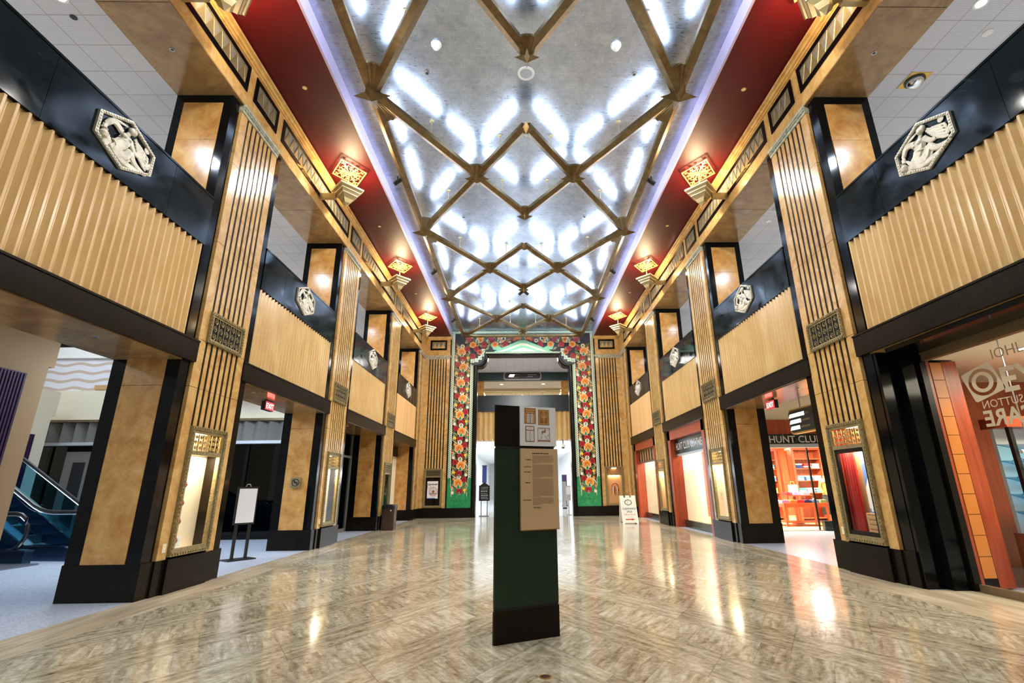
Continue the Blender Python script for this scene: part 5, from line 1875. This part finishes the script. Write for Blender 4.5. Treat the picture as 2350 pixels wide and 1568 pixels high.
b.text('HUNT CLUB CLOTHIERS', .335, lambda a, c_: (a - 2.00, -.110, .160 + c_), 'black_void', align='LEFT', bold=.006); b.build('lettering', t)  # dark offset copy behind, painted as the letters' cast shadow
t = thing('shop_glazing', 'frameless glass front of the clothes shop on a dark granite base', 'shop window', (11.6, 17.25, 0))
b = MB(); b.box(-1.75, 2.3, -.01, .01, .30, 2.72, 'glass_clear'); b.build('glass_pane', t)
b = MB(); b.box(-1.6, 2.3, -.08, .08, 0, .30, 'green_granite'); b.build('granite_base', t)
b = MB(); b.box(-1.77, -1.73, -.03, .03, 0.02, 2.72, 'frame_black'); b.build('edge_post', t)
for x, y in ((8.4, 19.0), (10.2, 19.0), (12.0, 19.0), (8.6, 22.5), (10.6, 22.5), (12.4, 22.5)):
    t = thing('shop_ceiling_light', 'bright square ceiling light inside the clothes shop, %s row, %s' % ('front' if y < 20 else 'rear', {8.4: 'left', 10.2: 'middle', 12.0: 'right', 8.6: 'left', 10.6: 'middle', 12.4: 'right'}[x]), 'ceiling light', (x, y, 3.30), 0, 'clothes shop ceiling lights')
    b = MB(); b.box(-.33, .33, -.33, .33, -.03, 0, 'white_paint'); b.build('frame', t)
    b = MB(); b.box(-.3, .3, -.3, .3, -.04, -.02, 'lamp_white'); b.build('diffuser', t)
    light('shop_lamp', 'AREA', (x, y, 3.24), 330, (1.0, .93, .82), .6)
# display table with folded clothes
t = thing('display_table', 'red wooden display table in the clothes shop entrance', 'table', (10.35, 19.2, .02))
b = MB(); b.box(-.85, .85, -.5, .5, .76, .81, 'bright_wood'); b.box(-.80, .80, -.45, .45, .66, .76, 'bright_wood'); b.build('tabletop', t)
for x in (-.78, .78):
    for y in (-.42, .42):
        b = MB(); b.loft([[(x + sx * h, y + sy * h, z) for sx, sy in ((-1, -1), (1, -1), (1, 1), (-1, 1))] for h, z in ((.025, 0), (.035, .5), (.045, .76))], 'bright_wood'); b.build('leg', t)
b = MB(); b.box(-.78, .78, -.40, .40, .12, .15, 'bright_wood'); b.build('lower_shelf', t)
t = thing('tiered_riser', 'small red wooden riser standing on the display table', 'riser', (10.40, 19.35, .83))
b = MB(); b.box(-.50, .50, -.22, .22, .24, .27, 'bright_wood'); b.build('top', t)
for x in (-.46, .46):
    b = MB(); b.box(x - .02, x + .02, -.2, .2, 0, .24, 'bright_wood'); b.build('side', t)
random.seed(21)
def folded(label, loc, col, group):
    t = thing('folded_shirt', label, 'clothing', loc, random.uniform(-.15, .15), group)
    b = MB()
    for i in range(3):
        w_ = .13 - .004 * i
        b.loft([[(x, y, z) for x, y in ((-w_, -.15), (w_, -.15), (w_, .15), (-w_, .15))] for z in (i * .035, i * .035 + .012, i * .035 + .030)], col)
    b.build('body', t)
    b = MB(); b.tube([(-.05, -.13, .105), (0, -.10, .11), (.05, -.13, .105)], .012, col, 6); b.build('collar', t)
cols = ['cloth_lilac', 'cloth_orange', 'cloth_red', 'cloth_navy', 'cloth_blue', 'cloth_green', 'cloth_white']
names = ['lilac', 'orange', 'red', 'navy', 'blue', 'green', 'white']
for i in range(6):
    folded('folded %s shirt stack in the front row on the red display table' % names[i], (9.64 + i * .28, 18.92, .832), cols[i], 'folded shirts on the front edge of the table')
for i, (c_, nme) in enumerate((('cloth_red', 'red and white'), ('cloth_lilac', 'lilac'), ('cloth_pink', 'pink'))):
    folded('folded %s shirt stack on the riser above the table' % nme, (10.02 + i * .34, 19.35, 1.102), c_, 'folded shirts on the riser')
t = thing('hat', 'white brimmed hat on the right end of the table display', 'hat', (10.98, 19.35, .832))
b = MB(); b.lathe([(.17, 0), (.18, .015), (.10, .03), (.095, .12), (.06, .15), (.001, .155)], (0, 0, 0), 'cloth_white', 18); b.build('crown', t, True)
b = MB(); b.lathe([(.101, .03), (.101, .06), (.096, .06)], (0, 0, 0), 'cloth_navy', 18); b.build('band', t, True)
# mannequin torso in orange and dark trousers
t = thing('mannequin', 'headless mannequin in an orange top with pale frills and dark skirt', 'mannequin', (11.75, 19.6, .02))
b = MB(); b.lathe([(.22, 0), (.22, .03), (.03, .05), (.03, .9)], (0, 0, 0), 'steel', 16); b.build('stand', t, True)
b = MB()
b.loft([[(rx * math.cos(a), ry * math.sin(a), z) for a in [2 * PI * i / 16 for i in range(16)]] for rx, ry, z in ((.19, .13, 1.05), (.16, .11, 1.25), (.20, .13, 1.50), (.21, .12, 1.62), (.08, .07, 1.70), (.06, .06, 1.78))], 'cloth_orange'); b.build('torso', t, True)
b = MB()
b.loft([[(rx * math.cos(a), rx * .75 * math.sin(a), z) for a in [2 * PI * i / 16 for i in range(16)]] for rx, z in ((.30, .35), (.24, .75), (.19, 1.08))], 'cloth_black'); b.build('skirt', t, True)
b = MB()
for s_ in (-1, 1):
    b.tube([(s_ * .20, 0, 1.60), (s_ * .27, -.02, 1.35), (s_ * .22, -.12, 1.15)], [.06, .05, .035], 'cloth_orange', 8)
b.build('sleeves', t, True)
b = MB()
for i in range(14):
    a = 2 * PI * i / 14
    b.ball((.19 * math.cos(a), .13 * math.sin(a), 1.60 + .03 * math.sin(3 * a)), .05, .05, .06, 'cloth_cream', 7, 5)
b.build('frill', t, True)
# tall cabinets on the shop back wall and a hanging rail
for i, (x, lb) in enumerate(((9.0, 'left'), (10.6, 'middle'), (12.2, 'right'))):
    t = thing('shelf_cabinet', 'tall red wood shelf cabinet against the shop back, %s one' % lb, 'cabinet', (x, 22.3 if i < 2 else 21.6, .02))
    b = MB(); b.box(-.62, -.56, -.25, .25, 0, 2.9, 'bright_wood'); b.box(.56, .62, -.25, .25, 0, 2.9, 'bright_wood'); b.box(-.62, .62, .22, .25, 0, 2.9, 'bright_wood'); b.box(-.68, .68, -.30, .25, 2.9, 3.0, 'red_wood'); b.build('carcass', t)
    for z in (.1, .6, 1.1, 1.6, 2.1, 2.5):
        b = MB(); b.box(-.56, .56, -.24, .22, z, z + .03, 'bright_wood'); b.build('shelf', t)
    for q in range(2):
        b = MB(); b.box(-.72 + q * 1.38, -.66 + q * 1.38, -.36, -.28, 0, 2.95, 'red_wood'); b.build('pilaster', t)
    for r_, z in enumerate((.63, 1.13, 1.63, 2.13)):
        for q in range(3):
            random.seed(100 * i + 10 * r_ + q)
            cc = random.choice(['red', 'white', 'navy', 'blue', 'cream', 'pink', 'teal', 'yellow'])
            tt = thing('folded_clothes', 'folded %s clothes on shelf %s of the %s cabinet, place %s' % (cc, ('two', 'three', 'four', 'five')[r_], lb, ('left', 'centre', 'right')[q]), 'clothing', (x - .37 + q * .37, 22.25 if i < 2 else 21.55, .02 + z), 0, 'folded clothes in the cabinets')
            b = MB()
            for h in range(4):
                b.box(-.14, .14, -.14, .14, h * .05, h * .05 + .045, 'cloth_' + (cc if h % 2 == 0 else random.choice(['white', cc])))
            b.build('fold', tt)
t = thing('clothes_rail', 'rail of white and cream coats at the left of the shop entrance', 'clothes rail', (8.95, 20.2, .02))
b = MB(); b.tube([(-.5, 0, 0), (-.5, 0, 1.75), (.5, 0, 1.75), (.5, 0, 0)], .018, 'bright_wood', 8); b.build('frame', t)
for i in range(9):
    b_, c_ = random.choice(['cloth_white', 'cloth_cream', 'cloth_white']), 0
    if i == 8: b_ = 'cloth_navy'
    tt = thing('hanging_coat', 'hanging %s coat on the shop rail, %s from the left' % ('navy' if i == 8 else 'pale', ('first', 'second', 'third', 'fourth', 'fifth', 'sixth', 'seventh', 'eighth', 'ninth')[i]), 'clothing', (8.95 - .42 + i * .105, 20.2, .02), 0, 'coats on the shop rail')
    b = MB(); b.loft([[(rx * math.cos(a), ry * math.sin(a), z) for a in [2 * PI * q / 10 for q in range(10)]] for rx, ry, z in ((.045, .26, .55), (.04, .23, 1.0), (.045, .22, 1.55), (.02, .05, 1.66))], b_); b.build('coat', tt, True)
    b = MB(); b.tube([(0, 0, 1.66), (0, 0, 1.74), (.0, .02, 1.77)], .006, 'steel', 5); b.build('hook', tt)
for x, z, nm in ((9.5, 2.25, 'left'), (9.95, 2.3, 'right')):
    t = thing('wall_lamp', 'glowing cream drum lamp above the coats in the clothes shop, %s one' % nm, 'lamp', (x - .6, 20.9, z), 0, 'drum lamps')
    b = MB(); b.lathe([(.15, 0), (.17, .28), (.16, .28), (.14, 0)], (0, 0, 0), 'lamp_white', 18); b.build('shade', t, True)
    b = MB(); b.tube([(0, 0, .28), (0, 0, 1.0)], .01, 'steel', 6); b.build('cord', t)
t = thing('carrier_bag', 'pale yellow carrier bag standing behind the table display', 'bag', (10.62, 19.95, 1.10))
b = MB(); b.loft([[(x, y, z) for x, y in ((-h, -.06), (h, -.06), (h, .06), (-h, .06))] for h, z in ((.17, 0), (.16, .3), (.15, .38))], 'cloth_cream'); b.build('bag', t)
b = MB(); b.tube([(-.08, 0, .38), (-.06, 0, .5), (.06, 0, .5), (.08, 0, .38)], .008, 'cloth_yellow', 5); b.build('handle', t)
t = thing('round_pedestal', 'low wooden pedestal behind the display table carrying the yellow bag', 'table', (10.62, 19.95, .02))
b = MB(); b.lathe([(.25, 0), (.2, .04), (.05, .1), (.05, 1.0), (.24, 1.05), (.24, 1.08), (.001, 1.08)], (0, 0, 0), 'red_wood', 16); b.build('column', t, True)

def shopfront(label, loc, name_txt):
    t = thing('wood_shopfront', label, 'shop window', loc, PI)
    b = MB()
    for s_ in (-1, 1):
        a, c_ = sorted((s_ * 1.76, s_ * 2.04)); b.box(-.14, .02, a, c_, 0, 3.6, 'red_wood')
    b.box(-.14, .02, -2.04, 2.04, 3.24, 3.6, 'red_wood'); b.build('frame', t)
    b = MB()
    for s_ in (-1, 1):
        a, c_ = sorted((s_ * 1.72, s_ * 1.76)); b.box(-.40, .0, a, c_, 0, 3.3, 'red_wood')
    b.box(-.40, -.14, -1.72, 1.72, 3.24, 3.28, 'red_wood'); b.build('reveal', t)
    b = MB(); b.box(-.22, -.16, -1.74, 1.74, 2.66, 3.24, 'green_granite'); b.box(-.26, -.14, -1.74, 1.74, 2.60, 2.68, 'steel')
    if not name_txt:
        for i in range(7):
            b.box(-.165, -.15, -1.5 + i * .48, -1.34 + i * .48, 2.70, 3.22, 'light_wood')
    b.build('sign_band', t)
    if name_txt:
        b = MB(); b.text(name_txt, .38, lambda a, c_: (-.15, a, 2.83 + c_), 'letter_gray', bold=.005, xs=.76); b.build('lettering', t)
    for s_ in (-1, 1):
        b = MB(); a, c_ = sorted((s_ * 1.90, s_ * 1.97)); b.box(-1.25, -.40, a, c_, .02, 3.28, 'cream_wall'); b.build('side_lining', t)
    b = MB(); b.box(-.34, -.33, -1.72, 1.72, .26, 2.62, 'glass_clear'); b.build('glass_pane', t)
    b = MB(); b.box(-.40, -.28, -1.72, 1.72, 0, .26, 'green_granite'); b.build('granite_base', t)
    return t
shopfront('red wood framed shop window lettered with the clothes shop name, third right bay', (UP + .08, YB[2], 0), 'HUNT CLUB CLOTHIERS')
shopfront('red wood framed shop window with a striped dark band, farthest right bay', (UP + .08, YB[3], 0), None)
for i, (y, lb) in enumerate(((18.9, 'third'), (24.9, 'farthest'))):
    t = thing('display_partition', 'cream display partition inside the window of the %s right bay' % lb, 'partition', (7.3, y, .02))
    b = MB(); b.box(-.03, .03, -.75, .55, 0, 2.5, 'cream_wall'); b.build('panel', t)
    b = MB(); b.box(-.05, .05, -.78, .58, 2.5, 2.56, 'white_paint'); b.build('cap', t)
    light('window_lamp', 'AREA', (6.75, y - .3, 3.1), 55, (1.0, .93, .82), .4, 2.4)
t = thing('shelf_unit', 'red shelf unit stacked with bright clothes seen through the third right bay window', 'shelf', (7.5, 17.75, .02))
b = MB(); b.box(-.5, .5, .22, .25, 0, 2.3, 'bright_wood'); b.box(-.5, -.46, -.25, .25, 0, 2.3, 'bright_wood'); b.box(.46, .5, -.25, .25, 0, 2.3, 'bright_wood'); b.build('carcass', t)
for z in (.5, .9, 1.3, 1.7, 2.25):
    b = MB(); b.box(-.46, .46, -.24, .22, z, z + .03, 'bright_wood'); b.build('shelf', t)
for r_, z in enumerate((.53, .93, 1.33, 1.73)):
    for q in range(3):
        cc = [['navy', 'black', 'blue'], ['pink', 'red', 'white'], ['blue', 'teal', 'black'], ['white', 'red', 'lilac']][r_][q]
        tt = thing('folded_clothes', 'folded %s clothes on the %s shelf of the window shelf unit, %s' % (cc, ('lowest', 'second', 'third', 'top')[r_], ('left', 'middle', 'right')[q]), 'clothing', (7.5 - .3 + q * .3, 17.72, .02 + z), 0, 'folded clothes on the window shelf unit')
        b = MB()
        for h in range(4):
            b.box(-.12, .12, -.13, .13, h * .055, h * .055 + .05, 'cloth_' + cc)
        b.build('fold', tt)

# eye clinic in the right bay nearest the camera
mb = MB(); mb.box(6.4, 13, YS, 7.6, 3.42, 3.55, 'cream_wall'); mb.box(6.9, 13, 7.6, 9.5, 3.42, 3.55, 'cream_wall'); struct('ceiling_clinic', mb)
mb = MB(); mb.box(10.8, 11, YS, 9.5, 0, 3.5, 'cream_wall'); mb.box(6.9, 11, 9.45, 9.6, 0, 3.5, 'red_wood'); struct('wall_clinic', mb)
t = thing('clinic_window', 'tall glass clinic window with an eye logo at the right edge of the photo', 'shop window', (6.35, 4.9, 0), PI)
b = MB(); b.box(-.006, .006, -2.55, 6.0, .10, 3.38, 'glass_clear'); b.build('glass_pane', t)
b = MB(); b.box(-.05, .03, -2.6, 6.0, 0, .10, 'brown_metal'); b.build('sill', t)
b = MB(); b.box(-.06, .04, -2.6, 6.0, 3.38, 3.6, 'brown_metal'); b.box(.04, .60, -2.6, 6.0, 3.52, 3.60, 'black_marble'); b.build('header', t)
b = MB()
for y in (-1.35, .2, 1.75, 3.3):
    b.box(-.004, .008, y - .006, y + .006, .10, 3.38, 'steel')
b.build('joint', t)
b = MB()
LG = lambda y, z: (.009, y, z)
Yl = lambda Y: 4.9 - Y          # world Y to local y
cy, cz = Yl(6.62), 2.85
sq = [(-.30, .13), (.08, .27), (.27, -.10), (-.12, -.30), (-.25, -.1)]
def sqr(a):
    a2 = a - .28
    return .25 / max(abs(math.cos(a2)), abs(math.sin(a2)))
angs = [2 * PI * i / 56 for i in range(56)]
q1 = [(cy + sqr(a) * math.cos(a), cz + .88 * sqr(a) * math.sin(a)) for a in angs]
q2 = [(cy + .215 * math.cos(a), cz + .19 * math.sin(a)) for a in angs]
b.add([LG(y, z) for y, z in q1] + [LG(y, z) for y, z in q2], [(i, (i + 1) % 56, 56 + (i + 1) % 56, 56 + i) for i in range(56)], 'glass_letter')
o1 = circ(cy, cz, .165, 28, .145); o2 = circ(cy, cz, .10, 28, .095)
b.add([LG(y, z) for y, z in o1] + [LG(y, z) for y, z in o2], [(i, (i + 1) % 28, 28 + (i + 1) % 28, 28 + i) for i in range(28)], 'glass_letter')
def swoosh(a0, a1, r0, r1, w0):
    k = 16
    vs = []
    for i in range(k + 1):
        f_ = i / k
        a = a0 + (a1 - a0) * f_
        wd = w0 * math.sin(PI * f_) + .004
        rr_ = r0 + (r1 - r0) * f_
        vs += [LG(cy + rr_ * math.cos(a), cz + rr_ * math.sin(a)), LG(cy + (rr_ + wd) * math.cos(a), cz + (rr_ + wd) * math.sin(a))]
    b.add(vs, [(2 * i, 2 * i + 1, 2 * i + 3, 2 * i + 2) for i in range(k)], 'glass_letter')
b.text('EYE', .46, lambda a, c_: LG(Yl(6.36) + a, 2.66 + c_), 'glass_letter', align='LEFT', bold=.012)
b.text('CARE', .30, lambda a, c_: LG(Yl(6.74) - a, 2.24 + c_), 'glass_letter', align='RIGHT', bold=.008)
b.text('SUTTON', .15, lambda a, c_: LG(Yl(6.72) - a, 2.485 + c_), 'glass_letter', align='RIGHT')
b.text('IOHL', .20, lambda a, c_: LG(Yl(6.40) + a, 3.12 + c_), 'glass_letter', align='LEFT')
b.build('eye_logo_and_lettering', t)
t = thing('black_jamb', 'polished black stone jamb between the first right pier and the clinic window', 'door frame', (6.2, 7.74, 0))
b = MB(); b.box(-.16, .18, -.14, .06, 0, 3.60, 'black_marble'); b.build('jamb', t)
b = MB(); b.box(-.44, -.16, .0, .06, 0, 3.60, 'black_marble'); b.box(.10, .20, -.20, -.14, 0, 3.5, 'frame_black'); b.build('inner_step', t)
t = thing('tiled_wall_end', 'column of square orange tiles between red boards just inside the clinic window', 'wall panel', (6.42, 7.62, 0))
b = MB(); b.box(0, .08, -.02, .1, .02, 3.40, 'red_wood'); b.box(.31, .55, .0, .1, .02, 3.40, 'red_wood'); b.build('board', t)
b = MB(); b.box(.08, .30, .0, .1, .02, 3.40, 'frame_black'); b.build('backing', t)
for i in range(11):
    b = MB(); b.box(.085, .275, -.03, .0, .16 + i * .293, .16 + i * .293 + .285, 'orange_tile'); b.build('tile', t)
# clinic furniture
t = thing('display_rack', 'clinic frame rack with slanted glass shelves and small bright lamps', 'display rack', (8.2, 7.4, 0))
b = MB(); b.box(-.85, 1.2, .30, .36, .3, 2.3, 'paper_white'); b.build('back_panel', t)
b = MB(); b.box(-.95, 1.3, -.05, .40, 2.30, 2.46, 'red_wood'); b.build('canopy', t)
b = MB(); b.box(-.9, 1.25, -.02, .38, 0, .75, 'red_wood'); b.build('counter', t)
for x in (-.88, .15, 1.2):
    b = MB(); b.box(x - .03, x + .03, -.02, .04, .75, 2.30, 'black_plastic'); b.build('upright', t)
for z in (.95, 1.2, 1.45, 1.7, 1.95):
    b = MB(); b.px([(-.05, z), (.30, z + .10), (.30, z + .115), (-.05, z + .015)], -.85, 1.2, 'glass_blue'); b.build('glass_shelf', t)
    b = MB(); b.tube([(-.85, -.05, z - .02), (1.2, -.05, z - .02)], .03, 'pale_gray', 8); b.build('shelf_bar', t)
random.seed(8)
for r_, z in enumerate((1.05, 1.30, 1.55, 1.80)):
    for q in range(5):
        x = 8.2 - .68 + q * .42
        tt = thing('eyeglasses', 'dark eyeglasses on glass shelf %s of the clinic rack, %s from the left' % (('one', 'two', 'three', 'four')[r_], ORD[q]), 'eyeglasses', (x, 7.50, z - .02), 0, 'eyeglasses on the clinic rack')
        b = MB()
        for s_ in (-1, 1):
            b.tube([(s_ * .04 + .03 * math.cos(a), 0, .03 + .022 * math.sin(a)) for a in [2 * PI * i / 10 for i in range(11)]], .004, 'black_plastic', 5)
        b.tube([(-.012, 0, .035), (.012, 0, .035)], .003, 'black_plastic', 5); b.build('rims', tt)
        b = MB()
        for s_ in (-1, 1):
            b.tube([(s_ * .072, 0, .04), (s_ * .07, .10, .04), (s_ * .07, .13, .02)], .003, 'black_plastic', 5)
        b.build('temples', tt)
for i, (x, y) in enumerate(((7.4, 6.9), (8.3, 6.9), (9.2, 6.9), (7.4, 5.3), (8.6, 5.3))):
    disc_thing('recessed_downlight', 'small bright downlight in the clinic ceiling, %s' % ('front left', 'front middle', 'front right', 'near left', 'near right')[i], 'downlight', (x, y, 3.42), .10, .03, 'lamp_white', 'white_paint', 'clinic downlights')
    light('clinic_lamp', 'SPOT', (x, y, 3.36), 110, WARM, .08, spot=2.4)
light('clinic_lamp', 'AREA', (8.3, 5.6, 3.38), 150, WARM, 2.0, 2.0)
t = thing('swivel_stool', 'low swivel stool with a pale curved metal foot behind the clinic glass', 'stool', (7.05, 6.75, 0))
b = MB()
for i in range(5):
    a = 2 * PI * i / 5 + .4
    b.tube([(.04 * math.cos(a), .04 * math.sin(a), .17), (.2 * math.cos(a), .2 * math.sin(a), .14), (.34 * math.cos(a), .34 * math.sin(a), .05)], [.03, .03, .022], 'speaker_gray', 7)
b.build('foot', t, True)
b = MB()
for i in range(5):
    a = 2 * PI * i / 5 + .4
    b.ball((.34 * math.cos(a), .34 * math.sin(a), .028), .028, .028, .028, 'steel', 8, 6)
b.build('caster', t, True)
b = MB(); b.tube([(0, 0, .12), (0, 0, .55)], .03, 'chrome', 10); b.build('column', t)
b = MB(); b.lathe([(.18, .53), (.2, .56), (.2, .61), (.16, .63), (.001, .63)], (0, 0, 0), 'black_plastic', 18); b.build('seat', t, True)
for i, (x, wd) in enumerate(((7.30, .10), (7.62, .07))):
    t = thing('display_pillar', 'white lit display pillar low behind the clinic glass, %s one' % ('left', 'right')[i], 'display stand', (x, 7.25, 0))
    b = MB(); b.box(-wd, wd, -.06, .06, .12, 1.05, 'screen_white'); b.build('panel', t)
    b = MB(); b.box(-wd - .02, wd + .02, -.08, .08, 0, .12, 'black_plastic'); b.box(-wd - .02, wd + .02, -.08, .08, 1.05, 1.10, 'black_plastic'); b.build('frame', t)

# ------------------------------------------------------------------ lamps of the hall, with added fill spots
for side, s, rz in SIDES:
    for k in range(4):
        light('lattice_spot', 'SPOT', (s * 3.66, SPOTY[k], 9.84), 1150, NEUT, .10, spot=2.5, blend=.9, target=(s * 6.2, SPOTY[k], 5.0))
        light('lattice_spot', 'SPOT', (s * 3.30, SPOTY[k] + 1.5, 9.82), 900, NEUT, .12, spot=2.2, blend=.9, target=(-s * 4.5, SPOTY[k] + 2.5, 0))  # second spot per rail, added for general wash without its own fitting
for y in (2.0, 8.0, 14.0, 20.0, 25.5):
    light('hall_fill_spot', 'SPOT', (0, y + .8, 9.80), 700, NEUT, .12, spot=2.3, blend=.8)  # added fill aimed at the floor, no downlight fitted here
light('arch_spot', 'SPOT', (.12, 20.0, 9.7), 900, NEUT, .06, spot=1.2, blend=.6, target=(1.5, YF, 5.5))
light('arch_spot', 'SPOT', (-.12, 20.0, 9.7), 900, NEUT, .06, spot=1.2, blend=.6, target=(-1.5, YF, 5.5))
for y in (30.5,):
    light('next_hall_lamp', 'AREA', (0, y, 9.4), 220, NEUT, 4.0, 2.0)
light('far_gallery_lamp', 'AREA', (0, 38.5, 8.6), 130, NEUT, 4.0, 2.0)
for i in range(6):
    light('far_corridor_lamp', 'AREA', (0, 36 + 5.4 * i, 4.5), 100, COOL, 2.0, 1.0)
